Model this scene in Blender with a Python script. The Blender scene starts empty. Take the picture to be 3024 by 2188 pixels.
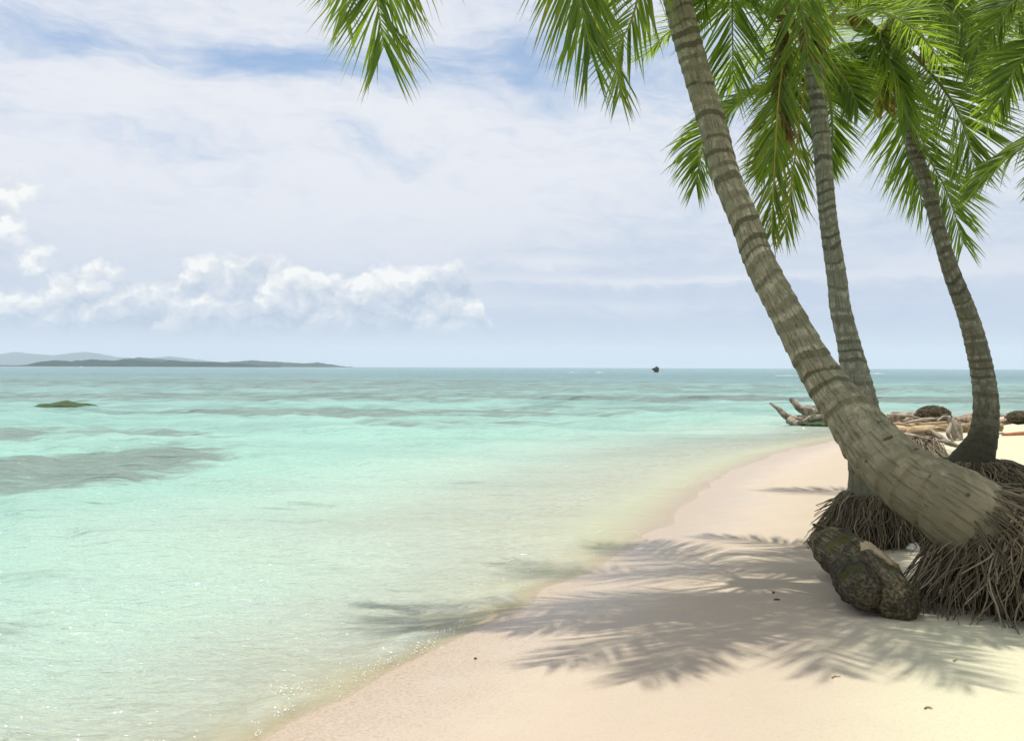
import bpy, math, random
import numpy as np
from mathutils import Vector, Matrix, noise as mnoise

R = math.radians
rng = np.random.default_rng(7)
random.seed(7)
C = bpy.context.scene.collection
scene = bpy.context.scene

# ------------------------------------------------------------------ camera
CAMZ = 1.7
HFOV = R(50)
FPX = 1512 / math.tan(HFOV / 2)
cam_rot = Matrix.Rotation(R(90 - 0.168), 3, 'X') @ Matrix.Rotation(R(0.208), 3, 'Z')
cd = bpy.data.cameras.new('camera')
cam = bpy.data.objects.new('camera', cd)
C.objects.link(cam)
cd.sensor_fit = 'HORIZONTAL'
cd.angle = HFOV
cd.clip_start = 0.1
cd.clip_end = 60000
cam.matrix_world = Matrix.Translation((0, 0, CAMZ)) @ cam_rot.to_4x4()
scene.camera = cam


def ray(px, py):
    return cam_rot @ Vector(((px - 1512) / FPX, -(py - 1094) / FPX, -1))


def P(px, py, d):
    """world point at distance d along +Y seen at that place of the photograph"""
    v = ray(px, py)
    v = v * (d / v.y)
    return np.array((v.x, v.y, v.z + CAMZ))


# ------------------------------------------------------------------ terrain
SHORE = np.array([(-200, -160), (-30, -38), (-9, -10), (-3.5, 0), (-1.9, 3.2), (-1.13, 5.0), (-.88, 5.6), (-.5, 6.6), (-.02, 7.75),
                  (.25, 8.4), (.72, 9.5), (1.45, 11.3), (2.3, 14.2), (3.3, 17.2), (5.0, 21.3), (7.9, 26.5), (12.5, 34), (19, 41),
                  (30, 47), (60, 52), (400, 60), (3000, 80)], float)


def shore_s(x, y):
    """signed distance to the waterline, land positive"""
    x = np.asarray(x, float)
    y = np.asarray(y, float)
    best = np.full(x.shape, 1e18)
    sg = np.ones(x.shape)
    for (ax, ay), (bx, by) in zip(SHORE[:-1], SHORE[1:]):
        dx, dy = bx - ax, by - ay
        t = np.clip(((x - ax) * dx + (y - ay) * dy) / (dx * dx + dy * dy), 0, 1)
        ex, ey = x - ax - t * dx, y - ay - t * dy
        d2 = ex * ex + ey * ey
        cr = ex * dy - ey * dx
        m = d2 < best
        best = np.where(m, d2, best)
        sg = np.where(m, np.where(cr >= 0, 1.0, -1.0), sg)
    return np.sqrt(best) * sg


_w = [(random.uniform(0, 6.28), random.uniform(0, 6.28), random.uniform(0, 6.28)) for _ in range(40)]


def wob(x, y, lam, k0, n=5):
    """smooth pseudo noise about -1..1 with wavelength lam"""
    z = 0
    for i in range(n):
        a, ph, q = _w[(k0 + i) % 40]
        kk = 6.283 / lam * (0.75 + 0.5 * q / 6.28)
        z = z + np.sin(kk * (x * np.cos(a) + y * np.sin(a)) + ph)
    return z / n * 1.4


def gz(x, y):
    x = np.asarray(x, float)
    y = np.asarray(y, float)
    s = shore_s(x, y) + .10 * wob(x, y, 1.6, 3) * np.exp(-((y - 9) / 9) ** 2)
    sp = np.maximum(s, 0)
    sn = np.maximum(-s, 0)
    kk = 1 - .62 * np.clip((y - 8.2) / 3.5, 0, 1) * np.clip((42 - y) / 18, 0, 1) * np.clip(1 - (sn - 3) / 6, 0, 1)
    sn = sn * kk
    z = .20 * (1 - np.exp(-sp / 2.5)) + .016 * np.minimum(sp, 40) - .62 * (1 - np.exp(-sn / 4.0)) - .024 * np.minimum(sn, 80)
    land = np.clip(s / 2.5, 0, 1)
    z = z + land * (.018 * wob(x, y, 1.1, 11) + .030 * wob(x, y, 3.4, 17))
    # mound of dry sand behind the driftwood
    z = z + .42 * np.exp(-(((x - 10.4) / 1.6) ** 2 + ((y - 21.5) / 1.6) ** 2))
    # hollow washed out in front of the tree roots
    return z


def gzf(x, y):
    return float(gz(np.array([x]), np.array([y]))[0])


def G(px, py, it=14):
    """point of the ground seen at that place of the photograph"""
    v = ray(px, py)
    z = 0.0
    for _ in range(it):
        t = (z - CAMZ) / v.z
        x, y = v.x * t, v.y * t
        z = gzf(x, y)
    return np.array((x, y, z))


# ------------------------------------------------------------------ mesh helpers
def tag(o, label=None, cat=None, group=None, kind=None):
    if label: o['label'] = label
    if cat: o['category'] = cat
    if group: o['group'] = group
    if kind: o['kind'] = kind
    return o


def link(name, me, mat=None, parent=None, smooth=True):
    o = bpy.data.objects.new(name, me)
    C.objects.link(o)
    if mat:
        me.materials.append(mat)
    if smooth:
        me.polygons.foreach_set('use_smooth', np.ones(len(me.polygons), bool))
    if parent:
        o.parent = parent
    me.update()
    return o


def empty(name, loc):
    o = bpy.data.objects.new(name, None)
    C.objects.link(o)
    o.location = tuple(float(a) for a in loc)
    o.empty_display_size = .2
    return o


class MB:
    """collects vertices, faces and per-vertex attributes of ONE mesh"""

    def __init__(s):
        s.v, s.f, s.a, s.n = [], [], {}, 0

    def add(s, v, f, **attrs):
        v = np.asarray(v, float).reshape(-1, 3)
        f = np.asarray(f, int)
        s.v.append(v)
        s.f.append(f + s.n)
        for k, val in attrs.items():
            s.a.setdefault(k, []).append(np.broadcast_to(np.asarray(val, float), (len(v),) + np.shape(val)[1:]).copy())
        s.n += len(v)

    def build(s, name, mat, parent=None, origin=(0, 0, 0), smooth=True):
        v = np.concatenate(s.v) - np.asarray(origin, float)
        me = bpy.data.meshes.new(name)
        me.vertices.add(len(v))
        me.vertices.foreach_set('co', v.astype(np.float32).ravel())
        nl = sum(f.size for f in s.f)
        loops = np.concatenate([f.ravel() for f in s.f]).astype(np.int32)
        tot = np.concatenate([np.full(len(f), f.shape[1]) for f in s.f]).astype(np.int32)
        st = np.concatenate([[0], np.cumsum(tot)[:-1]]).astype(np.int32)
        me.loops.add(nl)
        me.loops.foreach_set('vertex_index', loops)
        me.polygons.add(len(tot))
        me.polygons.foreach_set('loop_start', st)
        me.polygons.foreach_set('loop_total', tot)
        for k, lst in s.a.items():
            d = np.concatenate(lst).astype(np.float32)
            if d.ndim == 2:
                at = me.attributes.new(k, 'FLOAT_VECTOR', 'POINT')
                at.data.foreach_set('vector', d.ravel())
            else:
                at = me.attributes.new(k, 'FLOAT', 'POINT')
                at.data.foreach_set('value', d)
        me.validate()
        return link(name, me, mat, parent, smooth)


def spline(ctrl, n):
    """Catmull-Rom through control points, resampled evenly"""
    p = np.asarray(ctrl, float)
    p = np.vstack([2 * p[0] - p[1], p, 2 * p[-1] - p[-2]])
    out = []
    for i in range(1, len(p) - 2):
        p0, p1, p2, p3 = p[i - 1], p[i], p[i + 1], p[i + 2]
        for t in np.linspace(0, 1, 24, endpoint=False):
            out.append(.5 * ((2 * p1) + (-p0 + p2) * t + (2 * p0 - 5 * p1 + 4 * p2 - p3) * t * t + (-p0 + 3 * p1 - 3 * p2 + p3) * t ** 3))
    out.append(p[-2])
    out = np.array(out)
    L = np.concatenate([[0], np.cumsum(np.linalg.norm(np.diff(out[:, :3], axis=0), axis=1))])
    u = np.linspace(0, L[-1], n)
    return np.stack([np.interp(u, L, out[:, k]) for k in range(out.shape[1])], 1), L[-1]


def nrm(v):
    return v / np.maximum(np.linalg.norm(v, axis=-1, keepdims=True), 1e-9)


def frames(p):
    T = nrm(np.gradient(p, axis=0))
    ref = np.array((0, 1.0, 0)) if abs(T[0][1]) < .8 else np.array((1.0, 0, 0))
    A = np.zeros_like(p)
    a = nrm(ref - T[0] * (ref @ T[0]))
    for i in range(len(p)):
        a = nrm(a - T[i] * (a @ T[i]))
        A[i] = a
    return T, A, np.cross(T, A)


def tube(p, r, sides=8, cap=True, radf=None):
    """radf(i, ang) -> multiplier array"""
    p = np.asarray(p, float)
    n = len(p)
    r = np.broadcast_to(np.asarray(r, float), (n,))
    T, A, B = frames(p)
    ang = np.linspace(0, 2 * np.pi, sides, endpoint=False)
    rr = r[:, None] * np.ones((1, sides))
    if radf is not None:
        rr = rr * radf(np.arange(n)[:, None] / max(1, n - 1), ang[None, :])
    v = p[:, None] + rr[..., None] * (np.cos(ang)[None, :, None] * A[:, None] + np.sin(ang)[None, :, None] * B[:, None])
    v = v.reshape(-1, 3)
    i = np.arange(n - 1)[:, None] * sides
    j = np.arange(sides)[None]
    k = (j + 1) % sides
    q = np.stack([i + j, i + k, i + sides + k, i + sides + j], -1).reshape(-1, 4)
    if cap:
        v = np.vstack([v, p[0], p[-1]])
        c0, c1 = n * sides, n * sides + 1
        j = np.arange(sides)
        k = (j + 1) % sides
        q = np.vstack([q, np.stack([np.full(sides, c0), k, j, j], -1), np.stack([np.full(sides, c1), (n - 1) * sides + j, (n - 1) * sides + k, (n - 1) * sides + k], -1)])
    return v, q


def add_tube(mb, p, r, sides=8, cap=True, radf=None, **at):
    v, q = tube(p, r, sides, cap, radf)
    if cap:
        m = q[:, 2] == q[:, 3]
        mb.add(v, q[~m], **at)
        mb.f.append(q[m][:, :3] + (mb.n - len(v)))
    else:
        mb.add(v, q, **at)


_ico = {}


def ico(sub):
    if sub not in _ico:
        import bmesh
        bm = bmesh.new()
        bmesh.ops.create_icosphere(bm, subdivisions=sub, radius=1)
        _ico[sub] = (np.array([v.co[:] for v in bm.verts]), np.array([[v.index for v in f.verts] for f in bm.faces]))
        bm.free()
    return _ico[sub]


def fbm(v, sc, seed=0, oct=4, H=.9):
    o = Vector((seed * 13.7, seed * 7.1, seed * 3.3))
    return np.array([mnoise.fractal(Vector(q) * sc + o, H, 2.1, oct) for q in v])


def lump(mb, c, rad, sub=4, amp=.2, sc=1.6, seed=1, flat=None, rot=0, **at):
    v, f = ico(sub)
    d = 1 + amp * fbm(v, sc, seed, 5, .8)
    w = v * d[:, None] * np.asarray(rad)
    if flat is not None:
        w[:, 2] = np.maximum(w[:, 2], flat)
    c_, s_ = math.cos(rot), math.sin(rot)
    w = np.stack([w[:, 0] * c_ - w[:, 1] * s_, w[:, 0] * s_ + w[:, 1] * c_, w[:, 2]], 1)
    mb.add(w + np.asarray(c), f, **at)


# ------------------------------------------------------------------ node helpers
class NT:
    def __init__(s, tree):
        s.t = tree
        s.n = tree.nodes
        s.l = tree.links

    def node(s, typ, **kw):
        n = s.n.new(typ)
        for k, v in kw.items():
            setattr(n, k, v)
        return n

    def put(s, sock, val):
        if isinstance(val, bpy.types.NodeSocket):
            s.l.new(val, sock)
        elif val is not None:
            if isinstance(val, (tuple, list)) and sock.type == 'RGBA' and len(val) == 3:
                val = tuple(val) + (1,)
            sock.default_value = val

    def m(s, op, a, b=None, c=None, clamp=False):
        n = s.node('ShaderNodeMath', operation=op)
        n.use_clamp = clamp
        for i, x in enumerate((a, b, c)):
            s.put(n.inputs[i], x)
        return n.outputs[0]

    def vm(s, op, a, b=None, scale=None):
        n = s.node('ShaderNodeVectorMath', operation=op)
        s.put(n.inputs[0], a)
        if b is not None: s.put(n.inputs[1], b)
        if scale is not None: s.put(n.inputs['Scale'], scale)
        return n.outputs['Value' if op in ('LENGTH', 'DOT_PRODUCT') else 'Vector']

    def sep(s, v):
        n = s.node('ShaderNodeSeparateXYZ')
        s.put(n.inputs[0], v)
        return n.outputs

    def comb(s, x=0., y=0., z=0.):
        n = s.node('ShaderNodeCombineXYZ')
        for i, a in enumerate((x, y, z)):
            s.put(n.inputs[i], a)
        return n.outputs[0]

    def noise(s, vec, scale=5., detail=4., rough=.5, dist=0., lac=2., dims='3D', color=False):
        n = s.node('ShaderNodeTexNoise', noise_dimensions=dims)
        s.put(n.inputs['Vector'], vec)
        s.put(n.inputs['Scale'], scale)
        s.put(n.inputs['Detail'], detail)
        s.put(n.inputs['Roughness'], rough)
        s.put(n.inputs['Lacunarity'], lac)
        s.put(n.inputs['Distortion'], dist)
        return n.outputs[1 if color else 0]

    def vor(s, vec, scale=5., feature='F1', rand=1., out=0):
        n = s.node('ShaderNodeTexVoronoi', feature=feature)
        s.put(n.inputs['Vector'], vec)
        s.put(n.inputs['Scale'], scale)
        s.put(n.inputs['Randomness'], rand)
        return n.outputs[out]

    def ss(s, x, a, b, lo=0., hi=1.):
        n = s.node('ShaderNodeMapRange', interpolation_type='SMOOTHSTEP')
        for i, q in enumerate((x, a, b, lo, hi)):
            s.put(n.inputs[i], q)
        return n.outputs[0]

    def lin(s, x, a, b, lo=0., hi=1.):
        n = s.node('ShaderNodeMapRange')
        for i, q in enumerate((x, a, b, lo, hi)):
            s.put(n.inputs[i], q)
        return n.outputs[0]

    def mix(s, f, a, b, blend='MIX'):
        n = s.node('ShaderNodeMix', data_type='RGBA', blend_type=blend)
        n.clamp_factor = True
        s.put(n.inputs[0], f)
        s.put(n.inputs[6], a)
        s.put(n.inputs[7], b)
        return n.outputs[2]

    def ramp(s, x, stops):
        n = s.node('ShaderNodeValToRGB')
        e = n.color_ramp.elements
        while len(e) < len(stops):
            e.new(0.5)
        for el, (p, c) in zip(e, stops):
            el.position = p
            el.color = tuple(c) + (1,)
        s.put(n.inputs[0], x)
        return n.outputs[0]

    def attr(s, name, out='Fac'):
        n = s.node('ShaderNodeAttribute', attribute_name=name)
        return n.outputs[out]

    def bump(s, h, strength=.5, dist=.02, normal=None):
        n = s.node('ShaderNodeBump')
        s.put(n.inputs['Height'], h)
        s.put(n.inputs['Strength'], strength)
        s.put(n.inputs['Distance'], dist)
        if normal is not None: s.put(n.inputs['Normal'], normal)
        return n.outputs[0]


def mat(name):
    m = bpy.data.materials.new(name)
    m.use_nodes = True
    m.node_tree.nodes.clear()
    t = NT(m.node_tree)
    out = t.node('ShaderNodeOutputMaterial')
    return m, t, out


def principled(t, out, col, rough=.7, normal=None, spec=.4, **kw):
    b = t.node('ShaderNodeBsdfPrincipled')
    t.put(b.inputs['Base Color'], col)
    t.put(b.inputs['Roughness'], rough)
    t.put(b.inputs['Specular IOR Level'], spec)
    if normal is not None: t.put(b.inputs['Normal'], normal)
    for k, v in kw.items():
        t.put(b.inputs[k], v)
    if out is not None:
        t.l.new(b.outputs[0], out.inputs['Surface'])
    return b.outputs[0]


def pos(t):
    return t.node('ShaderNodeNewGeometry').outputs['Position']


# ------------------------------------------------------------------ light
SUN_EL, SUN_AZ = R(78.0), R(-26)         # azimuth from +Y towards +X
SV = np.array((math.cos(SUN_EL) * math.sin(SUN_AZ), math.cos(SUN_EL) * math.cos(SUN_AZ), math.sin(SUN_EL)))
ld = bpy.data.lights.new('sun', 'SUN')
ld.energy = 5.0
ld.angle = R(.55)
ld.color = (1, .95, .85)
sun = bpy.data.objects.new('sun', ld)
C.objects.link(sun)
sun.rotation_euler = Vector(SV).to_track_quat('Z', 'Y').to_euler()
sun.location = (0, 0, 40)

# ------------------------------------------------------------------ world
w = bpy.data.worlds.new('World')
scene.world = w
w.use_nodes = True
w.node_tree.nodes.clear()
t = NT(w.node_tree)
wo = t.node('ShaderNodeOutputWorld')
bg = t.node('ShaderNodeBackground')
t.l.new(bg.outputs[0], wo.inputs[0])
sky = t.node('ShaderNodeTexSky', sky_type='NISHITA')
sky.sun_disc = False
sky.sun_elevation = SUN_EL
sky.sun_rotation = SUN_AZ
sky.air_density = 1.0
sky.dust_density = 1.5
sky.ozone_density = 1.0
SKYS = .10


def angs(px, py):
    v = ray(px, py).normalized()
    return math.atan2(v.x, v.y), math.asin(v.z)


D = t.node('ShaderNodeTexCoord').outputs['Generated']
dx, dy, dz = t.sep(D)
az = t.m('ARCTAN2', dx, dy)
el = t.m('ARCSINE', t.m('MAXIMUM', dz, 0.0005))
uv = t.comb(az, el, 0.)
PXA = 1 / FPX
# wind-drawn warp of the high cloud
N2 = dict(dims='2D')
wn = t.noise(t.vm('MULTIPLY', uv, (5., 14., 1.)), 1., 4., .55, color=True, **N2)
wx, wy, _ = t.sep(wn)
u = t.m('ADD', az, t.m('MULTIPLY', t.m('SUBTRACT', wx, .5), .14))
v = t.m('ADD', el, t.m('MULTIPLY', t.m('SUBTRACT', wy, .5), .065))


def ell(u, v, px, py, rx, ry, k=0.):
    a, e = angs(px, py)
    p = t.m('MULTIPLY_ADD', u, 1 / (rx * PXA), -a / (rx * PXA))
    q = t.m('MULTIPLY_ADD', v, 1 / (ry * PXA), -e / (ry * PXA))
    if k: q = t.m('MULTIPLY_ADD', p, -k * rx / ry, q)
    return t.m('EXPONENT', t.m('MULTIPLY', t.m('MULTIPLY_ADD', p, p, t.m('MULTIPLY', q, q)), -1.))


def total(lst):
    s = None
    for a, amp in lst:
        s = t.m('MULTIPLY', a, amp) if s is None else t.m('MULTIPLY_ADD', a, amp, s)
    return s


f1 = t.noise(t.vm('MULTIPLY', t.comb(u, v, 0.), (6., 17., 1.)), 1., 7., .62, **N2)
f2 = t.noise(t.vm('MULTIPLY', t.comb(t.m('MULTIPLY_ADD', v, .9, az), v, 3.), (30., 95., 1.)), 1., 5., .62, 0., **N2)
vs = t.m('MULTIPLY_ADD', t.m('SUBTRACT', wy, .5), .018, t.m('MULTIPLY_ADD', t.m('SUBTRACT', f2, .5), .012, el))
gaps = total([(ell(u, v, 880, 185, 360, 75, -.10), .66), (ell(u, v, 130, 130, 260, 80), .46), (ell(u, v, 1500, 190, 330, 90, -.05), .60),
              (ell(u, v, 1130, 435, 230, 55, -.2), .50), (ell(u, v, 420, 425, 420, 34), .30),
              (ell(u, v, 2250, 230, 420, 260), .30), (ell(u, v, 2350, 730, 900, 140), .22), (ell(u, v, 2400, 1000, 1100, 150), .40)])
whites = total([(ell(u, v, 1000, 600, 900, 200), .30), (ell(u, v, 450, 265, 560, 65, -.02), .30), (ell(u, v, 700, 60, 300, 60), .2),
                (ell(u, v, 1250, 330, 300, 60), .22), (ell(u, v, 1900, 420, 500, 120), .16),
                (ell(az, vs, 1650, 778, 170, 18), .30), (ell(az, vs, 2000, 828, 560, 15), .36), (ell(az, vs, 1800, 900, 500, 22), .20), (ell(az, vs, 2850, 800, 600, 40), .20)])
cov = t.m('ADD', t.m('MULTIPLY_ADD', t.m('SUBTRACT', f1, .5), .95, .74), t.m('MULTIPLY', t.m('SUBTRACT', f2, .5), .62))
cov = t.ss(t.m('ADD', t.m('SUBTRACT', cov, gaps), whites), -.12, 1.0)
skc = t.node('ShaderNodeVectorMath', operation='SCALE')
t.l.new(sky.outputs[0], skc.inputs[0])
skc.inputs['Scale'].default_value = SKYS
blue = t.vm('MULTIPLY_ADD', skc.outputs[0], (1.0, 1.06, 1.15))
blue.node.inputs[2].default_value = (.05, .075, .10)
blue = t.mix(t.ss(el, .05, .24), (.47, .565, .745), blue)
white = t.mix(t.ss(el, .0, .20), (.56, .63, .76), (.82, .84, .90))
white = t.mix(t.m('MULTIPLY', whites, 1.3, clamp=True), white, (.86, .865, .905))
base = t.mix(t.m('MULTIPLY', cov, .97), blue, white)
# low grey-blue air under the cloud bank
low = t.ss(el, angs(700, 1010)[1], angs(700, 890)[1], 1., 0.)
base = t.mix(t.m('MULTIPLY', low, .72), base, (.555, .615, .725))

# heaped clouds low over the sea
cn = t.noise(t.vm('MULTIPLY', uv, (26., 34., 1.)), 1., 6., .62, color=True, **N2)
cx, cy, _ = t.sep(cn)
cu = t.m('MULTIPLY_ADD', t.m('SUBTRACT', cx, .5), .030, az)
cv = t.m('MULTIPLY_ADD', t.m('SUBTRACT', cy, .5), .026, el)
TOPS = [(-400, 700), (-60, 780), (0, 835), (60, 838), (140, 832), (200, 800), (290, 765), (420, 795), (520, 765), (640, 758), (770, 732), (850, 765), (960, 800), (1050, 790), (1130, 768), (1210, 762), (1290, 785), (1370, 782), (1415, 850), (1440, 930), (1490, 1010), (1600, 1060)]
A0, A1 = angs(-400, 900)[0], angs(1600, 900)[0]
tops = t.ramp(t.lin(cu, A0, A1), [((angs(px, py)[0] - A0) / (A1 - A0), (angs(px, py)[1] / .16,) * 3) for px, py in TOPS])
depth_ = t.m('MULTIPLY', t.m('SUBTRACT', t.m('MULTIPLY', tops, .16), cv), FPX)          # how far under the top edge
side = total([(ell(cu, cv, 85, 545, 62, 52), 70.), (ell(cu, cv, 15, 640, 75, 70), 70.), (ell(cu, cv, 110, 770, 60, 55), 60.), (ell(cu, cv, -120, 560, 120, 90), 70.)])
depth_ = t.m('MAXIMUM', depth_, t.m('ADD', side, -34.))


def billow(du, dv):
    q = t.comb(t.m('ADD', cu, du) if du else cu, t.m('ADD', cv, dv) if dv else cv, 0.)
    q = t.vm('MULTIPLY', q, (1., 1.3, 1.))
    r = None
    for sc, amp in ((13., 1.), (31., .62), (72., .34), (160., .16)):
        n = t.node('ShaderNodeTexVoronoi', feature='F1', voronoi_dimensions='2D')
        t.put(n.inputs['Vector'], q)
        n.inputs['Scale'].default_value = sc
        x = t.m('MULTIPLY', n.outputs[0], n.outputs[0])
        r = t.m('MULTIPLY', x, -amp) if r is None else t.m('MULTIPLY_ADD', x, -amp, r)
    return r


b0 = billow(0, 0)
b1 = billow(-.0040, .0090)
alpha = t.ss(t.m('MULTIPLY_ADD', b0, 66., depth_), -28., 10.)
alpha = t.m('MULTIPLY', alpha, t.ss(cv, angs(700, 1000)[1], angs(700, 945)[1], .0, 1.))
shade = t.m('MULTIPLY_ADD', t.m('SUBTRACT', b0, b1), 1.1, .56)
shade = t.m('ADD', shade, t.ss(depth_, 90., 0., 0., .20))
shade = t.m('ADD', shade, t.ss(cv, angs(700, 985)[1], angs(700, 860)[1], -.44, .06))
shade = t.m('MULTIPLY_ADD', t.m('SUBTRACT', cx, .5), .34, shade)
bright = total([(ell(cu, cv, 1195, 805, 62, 42), .62), (ell(cu, cv, 85, 545, 60, 48), .45), (ell(cu, cv, 90, 880, 80, 42), .25), (ell(cu, cv, 1290, 870, 170, 36), -.34), (ell(cu, cv, 20, 640, 60, 60), .2)])
shade = t.m('ADD', shade, bright, clamp=True)
ccol = t.ramp(shade, [(0., (.44, .525, .66)), (.35, (.59, .65, .755)), (.65, (.75, .775, .825)), (.85, (.84, .85, .87)), (1., (.97, .965, .95))])
final = t.mix(t.m('MULTIPLY', alpha, t.ss(shade, .2, 1., .82, .96)), base, ccol)
t.l.new(final, bg.inputs['Color'])
bg.inputs['Strength'].default_value = 1.0
w.cycles.sampling_method = 'MANUAL'
w.cycles.sample_map_resolution = 512

# ------------------------------------------------------------------ render look
scene.view_settings.view_transform = 'Standard'
scene.view_settings.look = 'None'
scene.view_settings.gamma = 1
scene.view_settings.exposure = 0.0
scene.cycles.max_bounces = 8
scene.cycles.diffuse_bounces = 2
scene.cycles.glossy_bounces = 2
scene.cycles.transmission_bounces = 4
scene.cycles.transparent_max_bounces = 12
scene.cycles.volume_bounces = 1
scene.cycles.caustics_reflective = False
scene.cycles.caustics_refractive = False
scene.cycles.sample_clamp_indirect = 8
scene.cycles.use_denoising = True
scene.cycles.use_adaptive_sampling = True
scene.cycles.adaptive_threshold = .02

# ------------------------------------------------------------------ materials
# sand
MSAND, t, o = mat('sand')
p = pos(t)
s_at = t.attr('shore')
big = t.noise(p, .55, 4, .55)
mid = t.noise(p, 3.2, 5, .6)
grain = t.noise(p, 210., 3, .7)
speck = t.noise(p, 60., 3, .7)
gz_ = t.m('MULTIPLY', t.ss(t.m('ADD', s_at, t.m('MULTIPLY', t.m('SUBTRACT', mid, .5), .9)), 1.15, .0), t.ss(s_at, -.25, .0))   # coarse wet edge
wet = t.ss(t.m('ADD', s_at, t.m('MULTIPLY', t.m('SUBTRACT', big, .5), 1.2)), 1.75, .25)
dry = t.ss(t.m('ADD', s_at, t.m('MULTIPLY', t.m('SUBTRACT', big, .5), 1.0)), 1.9, 3.2)
col = t.mix(mid, (.395, .335, .265), (.44, .372, .292))
col = t.mix(wet, col, t.mix(mid, (.395, .318, .235), (.44, .365, .28)))
edge = t.m('MULTIPLY', t.ss(t.m('ADD', s_at, t.m('MULTIPLY', t.m('SUBTRACT', mid, .5), .8)), .85, .05), t.ss(s_at, -.4, .0))
col = t.mix(t.m('MULTIPLY', edge, .60), col, (.375, .285, .19))
col = t.mix(t.ss(s_at, -.15, -.9), col, (.50, .475, .41))
col = t.mix(dry, col, (.49, .475, .345))
col = t.mix(t.m('MULTIPLY', t.ss(speck, .51, .62), t.m('ADD', .14, t.m('MULTIPLY', gz_, .70))), col, (.27, .17, .095))
col = t.mix(t.m('MULTIPLY', t.ss(speck, .46, .30), t.m('MULTIPLY', gz_, .5)), col, (.54, .47, .36))
col = t.mix(t.m('MULTIPLY', t.m('SUBTRACT', grain, .35), .22), col, (.28, .225, .165))
hb = t.m('ADD', t.m('MULTIPLY', grain, .12), t.m('ADD', t.m('MULTIPLY', t.noise(p, 14., 4, .6), .8), t.m('MULTIPLY', speck, t.m('MULTIPLY', gz_, .45))))
rgh = t.m('SUBTRACT', .92, t.m('MULTIPLY', wet, .58))
principled(t, o, col, rgh, t.bump(hb, .32, .02), t.m('ADD', .15, t.m('MULTIPLY', wet, .75)))

# sea
MSEA, t, o = mat('sea_water')
p = pos(t)
dep = t.attr('depth')
reef = t.attr('reef')
px_, py_, pz_ = t.sep(p)
dist = t.vm('LENGTH', p)
pr = t.vm('MULTIPLY', p, (.55, 1.25, 1.))
n1 = t.noise(pr, 2.4, 4, .55, .6)
n2 = t.noise(pr, 9., 3, .55, .8)
n3 = t.noise(pr, 26., 2, .5)
n0 = t.noise(t.vm('MULTIPLY', p, (.35, 1.0, 1.)), .55, 4, .6, .5)
hh = t.m('ADD', t.m('MULTIPLY', n1, 1.0), t.m('ADD', t.m('MULTIPLY', n2, .55), t.m('MULTIPLY', n3, .12)))
hh = t.m('ADD', hh, t.m('MULTIPLY', n0, t.ss(dist, 8, 40, .0, 5.0)))
calm = t.ss(dep, 0.0, .16, .35, 1.)
nb = t.bump(hh, t.m('MULTIPLY', calm, .95), .15)
br1 = t.noise(t.vm('MULTIPLY', p, (.20, .45, 1.)), 1.0, 6, .68, 1.2)
br2 = t.noise(t.vm('MULTIPLY', p, (.9, 2.2, 1.)), 1.0, 4, .65, .6)
rf = t.ss(t.m('ADD', reef, t.m('ADD', t.m('MULTIPLY', t.m('SUBTRACT', br1, .5), 2.1), t.m('MULTIPLY', t.m('SUBTRACT', br2, .5), 1.3))), .16, .84)
body = t.ramp(t.m('DIVIDE', dep, 3.0), [(0., (.70, .68, .56)), (.03, (.74, .80, .67)), (.09, (.56, .72, .61)), (.2, (.37, .60, .51)), (.40, (.31, .565, .495)), (.72, (.27, .48, .46)), (.86, (.19, .36, .37)), (1., (.09, .19, .26))])
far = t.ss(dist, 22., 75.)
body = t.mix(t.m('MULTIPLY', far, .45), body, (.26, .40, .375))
pat = t.noise(t.vm('MULTIPLY', p, (.10, .3, 1.)), 1.0, 5, .62)
body = t.mix(t.m('MULTIPLY', t.ss(pat, .40, .64), t.ss(dist, 10., 60., .10, .60)), body, (.14, .24, .235))
body = t.mix(t.m('MULTIPLY', rf, .72), body, (.14, .16, .135))
dsh = t.noise(t.vm('MULTIPLY', p, (.8, 3.4, 1.)), 1.0, 4, .6, .4)  # dashes painted into the colour: wavelet fronts reflecting less sky, plus seagrass clumps
dsf = t.noise(t.vm('MULTIPLY', p, (.22, .42, 1.)), 1.0, 5, .68, .3)
dd = t.m('ADD', t.m('MULTIPLY', dsh, t.ss(dist, 45., 20.)), t.m('MULTIPLY', dsf, t.ss(dist, 20., 45.)))
body = t.mix(t.m('MULTIPLY', t.ss(dd, .56, .66), t.m('MULTIPLY_ADD', rf, .62, t.ss(dist, 9., 40., .04, .30))), body, (.055, .085, .07))
# caustics painted into the transparent tint: noise ridges pass light, the rest dims it
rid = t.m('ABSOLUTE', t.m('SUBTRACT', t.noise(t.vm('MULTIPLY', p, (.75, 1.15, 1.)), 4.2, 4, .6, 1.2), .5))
caustic_tint = t.m('ADD', .66, t.m('MULTIPLY', t.ss(rid, .12, .0), .34))
caustic_tint = t.mix(t.ss(dep, .02, .12), (1., 1., 1.), t.comb(caustic_tint, caustic_tint, caustic_tint))
sc_f = t.m('MULTIPLY', t.m('SUBTRACT', 1., t.m('EXPONENT', t.m('MULTIPLY', dep, -5.0))), .84)
tint = t.ramp(t.m('DIVIDE', dep, .6), [(0., (1., 1., .98)), (.06, (.955, .998, .875)), (.16, (.96, .996, .93)), (.3, (.92, .99, .94)), (.7, (.70, .95, .86)), (1., (.50, .90, .80))])
tint = t.mix(1., tint, caustic_tint, 'MULTIPLY')
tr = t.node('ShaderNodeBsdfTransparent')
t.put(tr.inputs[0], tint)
df = t.node('ShaderNodeBsdfDiffuse')
t.put(df.inputs[0], body)
t.put(df.inputs['Normal'], nb)
gl = t.node('ShaderNodeBsdfGlossy')
gl.inputs['Roughness'].default_value = .07
t.put(gl.inputs['Normal'], nb)
fr = t.node('ShaderNodeFresnel')
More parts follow.
